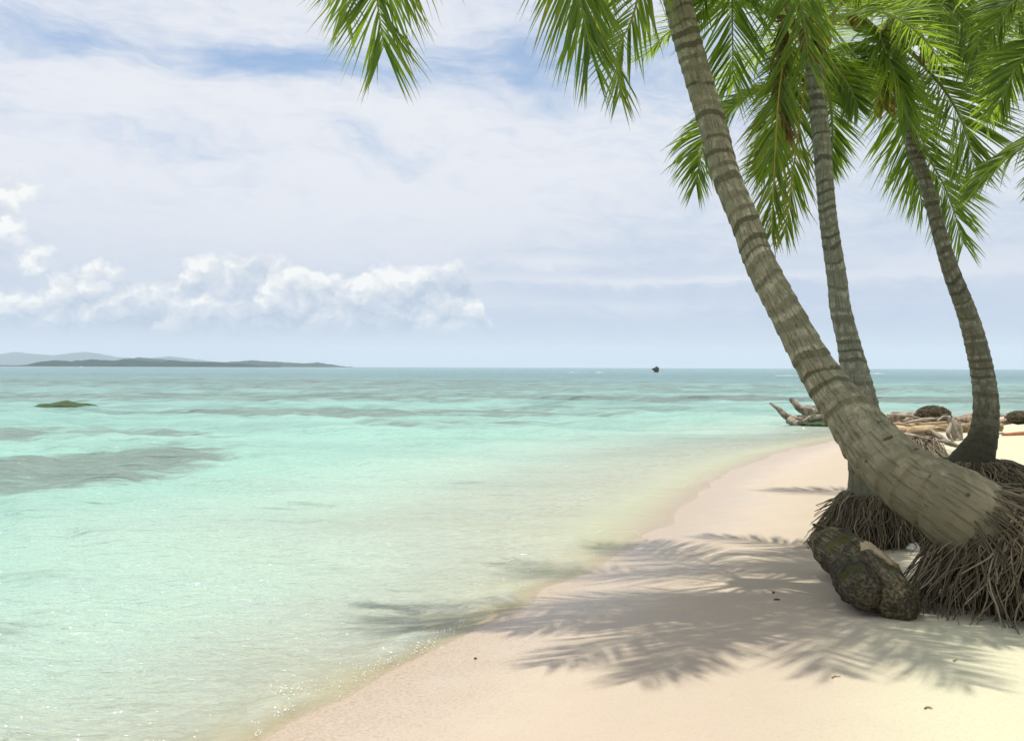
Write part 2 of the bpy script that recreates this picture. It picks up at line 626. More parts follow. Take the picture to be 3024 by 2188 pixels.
fr.inputs[0].default_value = 1.333
t.put(fr.inputs['Normal'], nb)
m1 = t.node('ShaderNodeMixShader')
t.put(m1.inputs[0], sc_f)
t.l.new(tr.outputs[0], m1.inputs[1])
t.l.new(df.outputs[0], m1.inputs[2])
m2 = t.node('ShaderNodeMixShader')
t.put(m2.inputs[0], t.m('MULTIPLY', fr.outputs[0], t.ss(dep, .0, .2, .35, .90)))
t.l.new(m1.outputs[0], m2.inputs[1])
t.l.new(gl.outputs[0], m2.inputs[2])
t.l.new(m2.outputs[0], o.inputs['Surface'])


def leaf_material(name, c_dark, c_light, tr_col):
    m, t, o = mat(name)
    a = t.attr('leaf', 'Vector')
    tip, rnd, age = t.sep(a)
    g = t.mix(rnd, c_dark, c_light)
    g = t.mix(t.m('MULTIPLY', t.noise(pos(t), 3., 2), .35), g, (.09, .14, .02))
    # yellow and brown ends on old fronds
    old = t.ss(t.m('ADD', t.m('MULTIPLY', age, .95), t.m('ADD', t.m('MULTIPLY', tip, .45), t.m('MULTIPLY', rnd, .35))), .85, 1.45)
    y = t.mix(old, g, (.30, .23, .035))
    br = t.ss(t.m('ADD', age, t.m('ADD', t.m('MULTIPLY', tip, .30), t.m('MULTIPLY', rnd, .35))), 1.25, 1.6)
    y = t.mix(br, y, (.16, .085, .03))
    d = principled(t, None, y, .42, None, .45)
    tn = t.node('ShaderNodeBsdfTranslucent')
    t.put(tn.inputs[0], t.mix(t.m('MAXIMUM', old, br), tr_col, (.38, .27, .04)))
    mx = t.node('ShaderNodeMixShader')
    t.put(mx.inputs[0], t.mix(br, (.40, .40, .40), (.2, .2, .2)))
    t.l.new(d, mx.inputs[1])
    t.l.new(tn.outputs[0], mx.inputs[2])
    t.l.new(mx.outputs[0], o.inputs['Surface'])
    return m


MLEAF = leaf_material('palm_leaf', (.018, .062, .007), (.12, .215, .026), (.42, .60, .03))

MRACH, t, o = mat('palm_rachis')
a = t.attr('leaf', 'Vector')
tip, rnd, age = t.sep(a)
c = t.mix(tip, (.20, .19, .045), (.14, .20, .04))
c = t.mix(t.ss(age, .35, .8), c, (.42, .30, .04))
c = t.mix(t.ss(age, 1.1, 1.4), c, (.11, .065, .03))
principled(t, o, c, .5)


def trunk_material(name, pale, mid_c, dark, base_c):
    m, t, o = mat(name)
    tc = t.attr('tc', 'Vector')
    cxx, syy, ln = t.sep(tc)
    ring = t.attr('ring')
    q = t.comb(t.m('MULTIPLY', cxx, .17), t.m('MULTIPLY', syy, .17), ln)
    nz = t.noise(q, 5., 3, .5)
    nf = t.noise(q, 22., 5, .65)
    crk = t.noise(t.vm('MULTIPLY', q, (60., 60., 5.)), 1., 4, .65)
    blot = t.noise(t.vm('MULTIPLY', q, (15., 15., 11.)), 1., 6, .68, .5)
    ph = t.m('FRACT', t.m('ADD', ring, t.m('ADD', t.m('MULTIPLY', nz, .42), t.m('MULTIPLY', t.m('SUBTRACT', nf, .5), .30))))
    cell = t.m('FLOOR', t.m('ADD', ring, t.m('ADD', t.m('MULTIPLY', nz, .42), t.m('MULTIPLY', t.m('SUBTRACT', nf, .5), .30))))
    wn = t.node('ShaderNodeTexWhiteNoise', noise_dimensions='1D')
    t.put(wn.inputs['W'], cell)
    rw = wn.outputs['Value']
    wide = t.m('ADD', .16, t.m('MULTIPLY', t.m('ADD', rw, t.m('SUBTRACT', blot, .5)), .42))
    scar = t.m('SUBTRACT', 1., t.ss(ph, t.m('SUBTRACT', wide, .05), t.m('ADD', wide, .05)))
    up = t.ss(ln, .55, 1.7)
    w2 = t.node('ShaderNodeTexWhiteNoise', noise_dimensions='1D')
    t.put(w2.inputs['W'], t.m('ADD', cell, 57.3))
    scar = t.m('MULTIPLY', scar, t.ss(t.m('ADD', w2.outputs['Value'], t.m('MULTIPLY', t.m('SUBTRACT', blot, .5), 1.6)), .0, .75, .30, 1.))
    scar = t.m('MULTIPLY', scar, t.m('MULTIPLY', t.m('ADD', .12, t.m('MULTIPLY', up, .74)), t.ss(blot, .30, .50, .35, 1.)))
    c = t.mix(t.m('MULTIPLY', t.ss(t.m('ADD', blot, t.m('MULTIPLY', t.m('SUBTRACT', rw, .5), .12)), .47, .60), t.ss(ph, .98, .80)), mid_c, pale)
    c = t.mix(t.ss(ln, 1.4, .3), c, t.mix(nf, base_c, tuple(.65 * k for k in base_c)))
    c = t.mix(t.m('MULTIPLY', t.ss(crk, .53, .68), .55), c, dark)
    c = t.mix(scar, c, dark)
    # a few old notches
    nt = t.noise(t.vm('MULTIPLY', q, (9., 9., 14.)), 1., 2, .4, .3)
    nt = t.m('ADD', nt, t.m('MULTIPLY', t.m('SUBTRACT', nf, .5), .22))
    c = t.mix(t.m('MULTIPLY', t.ss(nt, .72, .77), .8), c, (.04, .032, .02))
    h = t.m('SUBTRACT', t.m('SUBTRACT', t.m('MULTIPLY', nf, .5), t.m('MULTIPLY', scar, .55)), t.m('MULTIPLY', t.ss(crk, .52, .66), .55))
    principled(t, o, c, .85, t.bump(h, .75, .012), .2)
    return m


MTRUNK1 = trunk_material('palm_bark', (.37, .35, .235), (.225, .212, .135), (.080, .078, .040), (.235, .212, .135))
MTRUNK2 = trunk_material('palm_bark_grey', (.34, .35, .27), (.20, .205, .15), (.075, .08, .050), (.18, .17, .11))

MTRUNK3 = trunk_material('palm_bark_dark', (.25, .25, .19), (.135, .13, .09), (.060, .060, .040), (.060, .055, .034))

MROOT, t, o = mat('palm_roots')
rn = t.attr('rnd')
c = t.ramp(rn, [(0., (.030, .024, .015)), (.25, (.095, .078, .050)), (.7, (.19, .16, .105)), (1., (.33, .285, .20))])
c = t.mix(t.noise(pos(t), 40., 4, .6), c, t.mix(.5, c, (.09, .07, .04)))
principled(t, o, c, .85, t.bump(t.noise(pos(t), 90., 3), .4, .004), .15)

MFIBRE, t, o = mat('palm_sheath')
c = t.mix(t.noise(t.vm('MULTIPLY', pos(t), (40., 40., 6.)), 1., 4), (.07, .04, .018), (.20, .13, .06))
principled(t, o, c, .9, t.bump(t.noise(pos(t), 60., 4), .5, .01), .1)

MNUT, t, o = mat('coconut_husk')
c = t.mix(t.noise(pos(t), 8., 3), (.09, .075, .018), (.20, .10, .025))
principled(t, o, c, .5, None, .35)


def wood_material(name, light, midc, dark, moss=None, moss_amt=.0):
    m, t, o = mat(name)
    tc = t.node('ShaderNodeTexCoord').outputs['Object']
    gr = t.attr('grain', 'Vector')
    n_a = t.noise(t.vm('MULTIPLY', gr, (4.5, 4.5, .40)), 3., 7, .68, .3)
    n_b = t.noise(tc, 5., 5, .6)
    n_c = t.noise(tc, 24., 4, .65)
    c = t.ramp(n_a, [(.28, dark), (.46, midc), (.62, light)])
    c = t.mix(t.m('MULTIPLY', t.ss(n_b, .45, .62), .75), c, dark)
    if moss:
        gn = t.sep(t.node('ShaderNodeNewGeometry').outputs['Normal'])[2]
        k = t.m('ADD', t.m('MULTIPLY', t.noise(tc, 3.6, 5, .65), 1.), t.m('MULTIPLY', gn, .12))
        c = t.mix(t.m('MULTIPLY', t.ss(k, .56 - moss_amt, .64 - moss_amt), .9), c, t.mix(n_c, moss, tuple(.45 * q for q in moss)))
    h = t.m('ADD', t.m('MULTIPLY', n_a, .7), t.m('MULTIPLY', n_c, .5))
    principled(t, o, c, .85, t.bump(h, .8, .02), .2)
    return m


MLOG = wood_material('mossy_log', (.22, .185, .105), (.075, .062, .036), (.020, .017, .010), (.10, .095, .018), -.05)
MLOGDARK = wood_material('dark_log', (.13, .11, .065), (.05, .042, .026), (.014, .012, .008), (.07, .07, .014), -.06)  # stub wood: the log's tones, darker throughout
MLOGTOP = wood_material('bare_wood', (.62, .53, .38), (.45, .33, .18), (.26, .16, .08))
MDRIFT = wood_material('driftwood_grey', (.52, .47, .39), (.33, .28, .21), (.12, .095, .066))
MDRIFT2 = wood_material('driftwood_tan', (.55, .44, .28), (.36, .26, .15), (.13, .09, .05))
MDRIFTG = wood_material('driftwood_algae', (.50, .46, .38), (.26, .21, .15), (.09, .07, .045), (.10, .12, .02), -.04)
MRED = wood_material('red_wood', (.50, .24, .12), (.40, .17, .08), (.2, .09, .05))
MROCK = wood_material('beach_rock', (.36, .30, .22), (.22, .17, .12), (.08, .06, .04))
MALGAE, t, o = mat('green_algae')
c = t.mix(t.noise(pos(t), 2.6, 5, .65), (.008, .036, .005), (.040, .085, .010))
principled(t, o, c, .6, t.bump(t.noise(pos(t), 7., 5, .7), .9, .08), .3)
MISLET, t, o = mat('islet_rock')
c = t.mix(t.ss(t.noise(pos(t), .9, 4), .42, .6), (.055, .05, .035), (.05, .065, .025))
principled(t, o, c, .9)
MSTONE, t, o = mat('pale_stone')
principled(t, o, t.mix(t.noise(pos(t), 30., 4), (.55, .52, .46), (.70, .68, .62)), .8)
MDARK, t, o = mat('dark_debris')
principled(t, o, t.mix(t.noise(pos(t), 60., 3), (.03, .025, .02), (.08, .06, .04)), .8)
MFOAM, t, o = mat('foam')
principled(t, o, (.80, .82, .76), .5, None, .4)


def hill_material(name, a, b):
    m, t, o = mat(name)
    p = pos(t)
    n = t.noise(t.vm('MULTIPLY', p, (1., .6, 1.5)), .028, 6, .65)
    n2 = t.noise(p, .12, 3, .6)
    c = t.mix(t.ss(n, .38, .62), a, b)
    c = t.mix(t.m('MULTIPLY', n2, .6), c, tuple(.5 * q for q in a))
    principled(t, o, c, .95, t.bump(n2, .7, 6.), .1)
    return m


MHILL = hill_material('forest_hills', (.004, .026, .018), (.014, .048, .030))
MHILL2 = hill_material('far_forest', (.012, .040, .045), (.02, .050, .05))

# ------------------------------------------------------------------ beach and seabed sheet


def axis(lo, hi, fine_lo, fine_hi, step, ratio=1.07):
    a = list(np.arange(fine_lo, fine_hi + step / 2, step))
    s, x = step, a[-1]
    while x < hi:
        s *= ratio
        x += s
        a.append(x)
    s, x = step, a[0]
    pre = []
    while x > lo:
        s *= ratio
        x -= s
        pre.append(x)
    return np.array(pre[::-1] + a)


xs = axis(-600, 3000, -4.5, 6.5, .035)
ys = axis(-60, 300, 3.6, 14.5, .05)
X, Y = np.meshgrid(xs, ys)
Z = gz(X, Y)
S = shore_s(X, Y)
nx, ny = len(xs), len(ys)
i = np.arange(ny - 1)[:, None] * nx
j = np.arange(nx - 1)[None]
q = np.stack([i + j, i + j + 1, i + nx + j + 1, i + nx + j], -1).reshape(-1, 4)
mb = MB()
mb.add(np.stack([X, Y, Z], -1), q, shore=S.ravel())
tag(mb.build('beach', MSAND), kind='structure')

# ------------------------------------------------------------------ sea sheet
az_f = np.linspace(R(-34), R(34), 430)
az_c = np.array([R(a) for a in (36, 39, 43, 48, 54, 62, 70, 80)])
azs = np.concatenate([-az_c[::-1], az_f, az_c])
rs = [3.0]
while rs[-1] < 9600:
    rs.append(rs[-1] * (1.0075 if rs[-1] < 400 else 1.03))
rs = np.array(rs)
RR, AA = np.meshgrid(rs, azs, indexing='ij')
X = RR * np.tan(AA)
X = np.where(np.abs(AA) > R(60), np.sign(AA) * RR * np.tan(R(60)) * (1 + (np.abs(AA) - R(60)) * 6), X)
Y = RR.copy()
near = RR < 320
Zg = np.full(X.shape, -2.6)
Sg = np.full(X.shape, -100.)
Zg[near] = gz(X[near], Y[near])
Sg[near] = shore_s(X[near], Y[near])
dep = np.maximum(-Zg, 0)
dep = dep + np.clip((RR - 110) / 160, 0, 1) * .9
# waves running in to the shore
cell = RR * .0075
Hh = np.zeros(X.shape)
for k in range(34):
    lam = 7.5 * (.86 ** k)
    a = R(60) + rng.normal(0, .42)
    amp = .0085 * lam ** .75
    ph = rng.uniform(0, 6.28)
    fade = np.clip(1.6 - cell / (lam * .34), 0, 1)
    warp = .35 * lam * wob(X, Y, lam * 4, k)
    arg = 6.283 / lam * ((X + warp) * math.cos(a) + (Y + warp) * math.sin(a)) + ph
    Hh += amp * fade * (np.sin(arg) + .25 * np.sin(2 * arg + 1))
calm = np.clip(.07 + dep * 1.5, 0, 1)
Hh = Hh * calm * (.85 + .22 * np.clip((RR - 14) / 22, 0, 1))
Hh = np.clip(Hh, -.13, .18)
# the little swash lip just off the sand
fade_n = np.clip((30 - RR) / 12, 0, 1)
lip_s = Sg + .16 + .07 * wob(X, Y, .9, 21)
lip = np.exp(-(lip_s / .13) ** 2) * np.clip(.45 + .6 * wob(X, Y, 1.4, 5), 0, 1) * np.exp(-((Y - 7.4) / 2.2) ** 2)
lip2_s = Sg + .95 + .28 * wob(X, Y, 2.6, 13)
lip2 = np.exp(-(lip2_s / .05) ** 2) * np.clip(wob(X, Y, 2.5, 30), 0, 1)
dep = dep + fade_n * lip * .10
Hh = Hh + fade_n * (.075 * lip + .024 * lip2)


def wpt(px, py):
    v = ray(px, py)
    k = -CAMZ / v.z
    return v.x * k, v.y * k


reef = np.zeros(X.shape)
for cx_, cy_, rx_, ry_, a_ in [(-7.6, 18.2, 2.4, 4.6, .9), (-11.5, 27.5, 4.6, 3.2, .62), (-6, 40.5, 11, 3.6, .72), (-14, 62, 28, 9, .62), (18, 60, 22, 6.5, .8), (3, 44, 6, 4, .45), (20, 90, 60, 22, .5), (-30, 120, 60, 30, .5), (-2, 33, 4, 1.6, .5)]:
    e = ((X - cx_) / rx_) ** 2 + ((Y - cy_) / ry_) ** 2
    reef = np.maximum(reef, a_ * np.clip(1.45 - e, 0, 1))
nr, na = X.shape
i = np.arange(nr - 1)[:, None] * na
j = np.arange(na - 1)[None]
q = np.stack([i + j, i + j + 1, i + na + j + 1, i + na + j], -1).reshape(-1, 4)
keep = (Sg < 1.2).ravel()
q = q[keep[q].all(1)]
used = np.zeros(nr * na, bool)
used[q.ravel()] = True
remap = np.cumsum(used) - 1
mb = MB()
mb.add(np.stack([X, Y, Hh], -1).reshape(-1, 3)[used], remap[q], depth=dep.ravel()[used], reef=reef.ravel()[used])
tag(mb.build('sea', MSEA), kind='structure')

# ------------------------------------------------------------------ far hills and mountains


def hills(name, prof, d, thick, m, seed, rough):
    prof = np.array(prof, float)
    n = 420
    pxs = np.linspace(prof[0, 0], prof[-1, 0], n)
    tops = np.interp(pxs, prof[:, 0], prof[:, 1]) + (8 if d < 6000 else 4)
    k = 26
    vv = []
    for a, (px, ty) in enumerate(zip(pxs, tops)):
        top = P(px, ty, d)
        h = max(top[2], 0) + 1.0
        for b in range(k):
            u_ = b / (k - 1) * 2 - 1
            prof_h = max(0., 1 - abs(u_) ** 1.6)
            x = top[0] * (1 + u_ * thick / d)
            y = d + u_ * thick
            nz = mnoise.fractal(Vector((x * .004, y * .004, seed)), .8, 2.2, 6)
            n2 = mnoise.noise(Vector((x * .06, y * .06, seed)))
            z = h * prof_h * (1 + .16 * nz * (1 - prof_h)) + rough * prof_h ** .4 * (n2 + .6 * nz) - 1.5 * (1 - prof_h)
            vv.append((x, y, z))
    i = np.arange(n - 1)[:, None] * k
    j = np.arange(k - 1)[None]
    q = np.stack([i + j, i + k + j, i + k + j + 1, i + j + 1], -1).reshape(-1, 4)
    mb = MB()
    mb.add(vv, q)
    return tag(mb.build(name, m), kind='structure')


hills('hills', [(-900, 1062), (-500, 1060), (-200, 1074), (0, 1077), (69, 1074), (106, 1065), (148, 1059), (212, 1061), (275, 1055), (338, 1058), (370, 1055), (413, 1058),
                (476, 1063), (508, 1057), (540, 1062), (635, 1066), (714, 1068), (793, 1077), (830, 1081)], 2500, 200, MHILL, 2., 2.6)
hills('hills', [(330, 1066), (365, 1054), (412, 1049), (476, 1054), (582, 1061), (677, 1063), (740, 1058), (820, 1062), (899, 1066), (942, 1063), (968, 1068), (1016, 1075), (1040, 1082)], 3700, 260, MHILL, 5., 2.4)
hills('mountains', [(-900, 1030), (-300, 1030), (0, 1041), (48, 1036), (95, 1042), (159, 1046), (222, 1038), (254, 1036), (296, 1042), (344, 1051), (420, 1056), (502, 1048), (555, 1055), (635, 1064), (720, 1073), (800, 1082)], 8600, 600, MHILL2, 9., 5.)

# ------------------------------------------------------------------ haze
hz, t, o = mat('haze_air')
pv = t.node('ShaderNodeVolumePrincipled')
pv.inputs['Color'].default_value = (.76, .845, .94, 1)
pv.inputs['Density'].default_value = 1.05e-4
pv.inputs['Anisotropy'].default_value = .0
t.l.new(pv.outputs[0], o.inputs['Volume'])
x0, x1, y0, y1, z0, z1 = -9500, 9500, -120, 9900, -4.5, 175
mb = MB()
mb.add([(x0, y0, z0), (x1, y0, z0), (x1, y1, z0), (x0, y1, z0), (x0, y0, z1), (x1, y0, z1), (x1, y1, z1), (x0, y1, z1)],
       [(0, 3, 2, 1), (4, 5, 6, 7), (0, 1, 5, 4), (1, 2, 6, 5), (2, 3, 7, 6), (3, 0, 4, 7)])
hzo = tag(mb.build('haze', hz, smooth=False), kind='stuff')


# ------------------------------------------------------------------ palms
def make_trunk(parent, base, ctrl, mat_, ring0=.115, seed=1, sides=36):
    """ctrl rows: px, py, depth, width in photo pixels"""
    pts = np.array([np.append(P(px, py, d), .5 * wd / FPX * d) for px, py, d, wd in ctrl])
    L = np.linalg.norm(np.diff(pts[:, :3], axis=0), axis=1).sum()
    n = int(L / .011)
    sp, L = spline(pts, n)
    r_ = np.random.default_rng(seed)
    # leaf scars: uneven rings
    marks = [0.0]
    while marks[-1] < L + .3:
        u_ = marks[-1] / L
        marks.append(marks[-1] + ring0 * (1.25 - .45 * u_) * r_.uniform(.6, 1.35))
    marks = np.array(marks)
    ln = np.linspace(0, L, n)
    ring = np.interp(ln, marks, np.arange(len(marks)))
    ang = np.linspace(0, 2 * np.pi, sides, endpoint=False)
    tilt = .24 * np.sin(ang[None] + ln[:, None] * 2.3) + .05 * np.sin(3 * ang[None] + ln[:, None] * 5)
    ph = np.mod(ring[:, None] + tilt, 1)
    rad = sp[:, 3:4] * (1 + .0 * ang[None]) + np.clip(ln[:, None] / .8, 0.1, 1) * .0075 * ((1 - ph) ** 1.5 - .4) * (sp[:, 3:4] / .11)
    rad = rad * (1 + .02 * np.sin(2 * ang[None] + ln[:, None] * 2.1) + .012 * np.sin(5 * ang[None] - ln[:, None] * 7))
    T, A, B = frames(sp[:, :3])
    v = sp[:, None, :3] + rad[..., None] * (np.cos(ang)[None, :, None] * A[:, None] + np.sin(ang)[None, :, None] * B[:, None])
    i = np.arange(n - 1)[:, None] * sides
    j = np.arange(sides)[None]
    k = (j + 1) % sides
    q = np.stack([i + j, i + k, i + sides + k, i + sides + j], -1).reshape(-1, 4)
    tc = np.stack([np.broadcast_to(np.cos(ang)[None], (n, sides)), np.broadcast_to(np.sin(ang)[None], (n, sides)), np.broadcast_to(ln[:, None], (n, sides)) + seed * 20. * 0], -1).reshape(-1, 3)
    rg = (ring[:, None] + tilt).ravel()
    mb = MB()
    mb.add(v.reshape(-1, 3), q, tc=tc, ring=rg)
    # close the foot
    mb.v.append(sp[:1, :3] - T[:1] * .02)
    mb.a['tc'].append(np.array([[0., 0., 0.]]))
    mb.a['ring'].append(np.array([0.]))
    c0 = mb.n
    mb.n += 1
    j = np.arange(sides)
    mb.f.append(np.stack([np.full(sides, c0), (j + 1) % sides, j], -1))
    mb.build('trunk', mat_, parent, base)
    return sp, T


def frond(parent, base, ctrl, L=.7, n=70, side=None, a0=68, a1=20, g=.9, w0=.016, t0=.16, age=0., seed=None, rr=.022, lift=.12, miss=.04):
    """ctrl rows px, py, depth (or world points when 'w' leads); side: vector or pair of vectors"""
    global _fs
    _fs += 1
    n = int(n * 1.35)
    w0 = w0 * .66
    a1 = a1 + 7
    L = L * 1.05
    r_ = np.random.default_rng(_fs * 7 + 1)
    if isinstance(ctrl, np.ndarray):
        pts = ctrl
    else:
        pts = np.array([P(*c) for c in ctrl])
    sp, Lr = spline(pts, 64)
    T = nrm(np.gradient(sp, axis=0))
    if side is None:
        sv = np.cross(pts[-1] - pts[0], (0, 0, 1.))
        side = sv
    if isinstance(side, tuple) and isinstance(side[0], tuple):
        s0, s1 = np.array(side[0], float), np.array(side[1], float)
    else:
        s0 = s1 = np.array(side, float)
    uu = np.linspace(0, 1, 64)[:, None]
    Sd = s0 * (1 - uu) + s1 * uu
    Sd = nrm(Sd - T * (Sd * T).sum(1, keepdims=True))
    Nn = np.cross(Sd, T)
    Nn = Nn * np.where(Nn[:, 2:3] < -.05, -1, 1)
    # rachis
    mb = MB()
    tt = np.linspace(0, 1, 64)
    rad = rr * (1 - tt) ** .8 * .85 + .0035 + rr * .9 * np.exp(-tt / .05)
    v, q = tube(sp, rad, 6, False)
    lf = np.zeros((len(v), 3))
    lf[:, 0] = np.repeat(tt, 6)
    lf[:, 2] = age
    mb2 = MB()
    mb2.add(v, q, leaf=lf)
    # leaflets
    K = 7
    ti = t0 + (1 - t0) * (np.arange(n) + .5) / n
    ti = np.concatenate([ti, ti])
    sg = np.concatenate([np.ones(n), -np.ones(n)])
    ti = np.clip(ti + r_.normal(0, .15 / n, 2 * n), 0, .999)
    keep = r_.random(2 * n) > miss
    ti, sg = ti[keep], sg[keep]
    N = len(ti)
    def at(arr): return np.stack([np.interp(ti, np.linspace(0, 1, 64), arr[:, k]) for k in range(3)], 1)
    b, Tt, Ss, Nb = at(sp), nrm(at(T)), nrm(at(Sd)), nrm(at(Nn))
    x = (ti - t0) / (1 - t0)
    prof = np.clip(.55 + 1.7 * x, 0, 1) * (1 - .55 * np.clip((x - .45) / .55, 0, 1) ** 1.6)
    Ll = L * prof * r_.uniform(.82, 1.1, N)
    an = np.radians(a0 + (a1 - a0) * x ** .85 + r_.normal(0, 4.5, N))
    # neighbours tend to fan in small groups
    an += np.radians(5 * np.sin(ti * 60 + sg * 2))
    d = np.cos(an)[:, None] * Tt + (np.sin(an) * sg)[:, None] * Ss + (lift + r_.normal(0, .08, N))[:, None] * Nb
    d = nrm(d)
    wd = nrm(Tt - d * (Tt * d).sum(1, keepdims=True))
    tau = np.radians(r_.normal(28, 22, N)) * sg
    nb_ = np.cross(d, wd)
    wd = nrm(wd * np.cos(tau)[:, None] + nb_ * np.sin(tau)[:, None])
    wprof = np.array([.35, .85, 1., .95, .78, .50, .22, .02])
    ww = w0 * r_.uniform(.75, 1.2, N) * np.clip(prof + .25, .4, 1)
    V = np.zeros((N, K + 1, 3, 3))
    pcur = b.copy()
    gg = g * r_.uniform(.6, 1.4, N)
    Lf = np.zeros((N, K + 1, 3, 3))
    rnd = r_.random(N)
    ages = age + r_.normal(0, .08, N)
    for k in range(K + 1):
        nn = np.cross(d, wd)
        hw = (ww * wprof[k])[:, None]
        V[:, k, 0] = pcur - wd * hw - nn * hw * .30
        V[:, k, 1] = pcur + nn * hw * .30
        V[:, k, 2] = pcur + wd * hw - nn * hw * .30
        Lf[:, k, :, 0] = k / K
        Lf[:, k, :, 1] = rnd[:, None]
        Lf[:, k, :, 2] = ages[:, None]
        seg = Ll / K
        pcur = pcur + d * seg[:, None]
        d = nrm(d + np.array((0, 0, -1.)) * (gg * seg * (.25 + .22 * k))[:, None] + r_.normal(0, .025, (N, 3)))
        wd = nrm(wd - d * (wd * d).sum(1, keepdims=True))
    i = (np.arange(N)[:, None] * (K + 1) + np.arange(K)[None]).ravel()[:, None] * 3
    q = np.concatenate([i + np.array([[0, 1, 4, 3]]), i + np.array([[1, 2, 5, 4]])])
    mb.add(V.reshape(-1, 3), q, leaf=Lf.reshape(-1, 3))
    fo = mb.build('frond', MLEAF, parent, base)
    mb2.build('rachis', MRACH, fo, base)
    return fo


_fs = 0


def auto(parent, base, hub, azd, el0, el1, length, bend=1.0, **kw):
    """a frond growing from the hub in a compass direction (0 = away from camera, 90 = right)"""
    a = R(azd)
    h = np.array((math.sin(a), math.cos(a), 0))
    p = np.array(hub, float)
    out = [p.copy()]
    n = 7
    for k in range(n):
        e = R(el0 + (el1 - el0) * ((k + .5) / n) ** bend)
        p = p + (h * math.cos(e) + np.array((0, 0, 1.)) * math.sin(e)) * length / n
        out.append(p.copy())
    return frond(parent, base, np.array(out), **kw)


def coconut(parent, base, c, r):
    v, f = ico(3)
    w_ = v * np.array((1, 1, 1.22)) * r
    an = np.arctan2(v[:, 1], v[:, 0])
    w_[:, :2] *= (1 + .05 * np.cos(3 * an))[:, None]
    mb = MB()
    mb.add(w_ + c, f)
    mb.build('coconut', MNUT, parent, base)


def fringe(mb, starts, dirs, lens, r_, rs=.010, g=1.2):
    """loose root strands growing out from given points"""
    for s, d, L in zip(starts, dirs, lens):
        p = np.array(s, float)
        d = nrm(np.array(d, float))
        pp = [p.copy()]
        n = 9
        for i in range(n):
            p = p + d * L / n
            d = nrm(d + np.array((0, 0, -1.)) * g * L / n + r_.normal(0, .10, 3))
            zz = gzf(p[0], p[1]) if i == n - 1 else -9
            pp.append(p.copy())
        rad = rs * r_.uniform(.55, 1.25) * np.linspace(1, .4, n + 1)
        v, q = tube(np.array(pp), rad, 5, False)
        mb.add(v, q, rnd=np.full(len(v), np.clip(r_.normal(.55, .24), .05, 1)))


def root_mass(parent, base, centre, top, rt, rb, nstr, seed, dirz=None, sag=.5, core_amp=.12, rs=.0105, spread=1.0, reach=.12, wide=None, foot=None):
    """a mat of hanging roots: centre (ground xy), top height, radius at top / bottom"""
    r_ = np.random.default_rng(seed)
    mb = MB()
    cx_, cy_ = centre
    ax, ay = (1, 1) if wide is None else wide
    sides, rows = 40, 14
    g0 = gzf(cx_, cy_)
    vv = []
    rn = []
    for i in range(rows):
        u_ = i / (rows - 1)
        rr_ = rt + (rb - rt) * (u_ ** .55)
        z = top + (g0 - .12 - top) * u_ ** 1.35
        for j in range(sides):
            a = 6.2832 * j / sides
            k = 1 + core_amp * mnoise.fractal(Vector((math.cos(a) * 1.7, math.sin(a) * 1.7, u_ * 2 + seed)), .8, 2, 4)
            vv.append((cx_ + ax * rr_ * k * .88 * math.cos(a), cy_ + ay * rr_ * k * .88 * math.sin(a), z))
            rn.append(.04)
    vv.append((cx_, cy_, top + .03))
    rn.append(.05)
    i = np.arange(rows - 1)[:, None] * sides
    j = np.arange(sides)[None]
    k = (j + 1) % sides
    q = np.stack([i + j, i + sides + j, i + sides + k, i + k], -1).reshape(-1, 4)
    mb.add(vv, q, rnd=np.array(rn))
    j = np.arange(sides)
    mb.f.append(np.stack([np.full(sides, rows * sides), j, (j + 1) % sides], -1))
    for s in range(nstr):
        a = r_.uniform(0, 6.2832)
        u0 = r_.uniform(0, .55) ** 1.3
        u1 = min(1.05, u0 + r_.uniform(.35, .95))
        n = 9
        a2 = a + r_.normal(0, .16)
        off = r_.uniform(.92, 1.08)
        pp = []
        w1, w2 = r_.uniform(0, 6.28, 2)
        free = r_.random() < .28
        for i in range(n):
            f_ = i / (n - 1)
            u_ = u0 + (u1 - u0) * f_
            aa = a + (a2 - a) * f_ + .05 * math.sin(w1 + f_ * 7)
            rr_ = (rt + (rb - rt) * (min(u_, 1) ** .55)) * off + .012 * math.sin(w2 + f_ * 9)
            if free: rr_ += reach * f_ ** 1.5
            z = top + (g0 - .02 - top) * min(u_, 1.02) ** 1.35 + .015 * math.sin(w2 + f_ * 6)
            x_ = cx_ + ax * rr_ * math.cos(aa) * spread
            y_ = cy_ + ay * rr_ * math.sin(aa) * spread
            pp.append((x_, y_, z))
        rad = rs * r_.uniform(.55, 1.25) * np.linspace(1, .45, n)
        v, q = tube(np.array(pp), rad, 5, False)
        mb.add(v, q, rnd=np.full(len(v), np.clip(r_.normal(.52, .24), .05, 1)))
    if foot is not None:
        c, ax_, rad_, num = foot
        e1 = nrm(np.cross(ax_, (0, 0, 1.)))
        e2 = np.cross(ax_, e1)
        st, di, ln_ = [], [], []
        for k in range(num):
            a = r_.uniform(0, 6.2832)
            rv = math.cos(a) * e1 + math.sin(a) * e2
            st.append(c + rv * rad_ * r_.uniform(.82, 1.02) - ax_ * r_.uniform(-.04, .20))
            di.append(-ax_ * r_.uniform(.5, 1.1) + rv * r_.uniform(.35, .9) + np.array((0, 0, -.25)))
            ln_.append(r_.uniform(.25, .8))
        fringe(mb, st, di, ln_, r_, rs * .95, 1.8)
    return mb.build('root_mass', MROOT, parent, base)


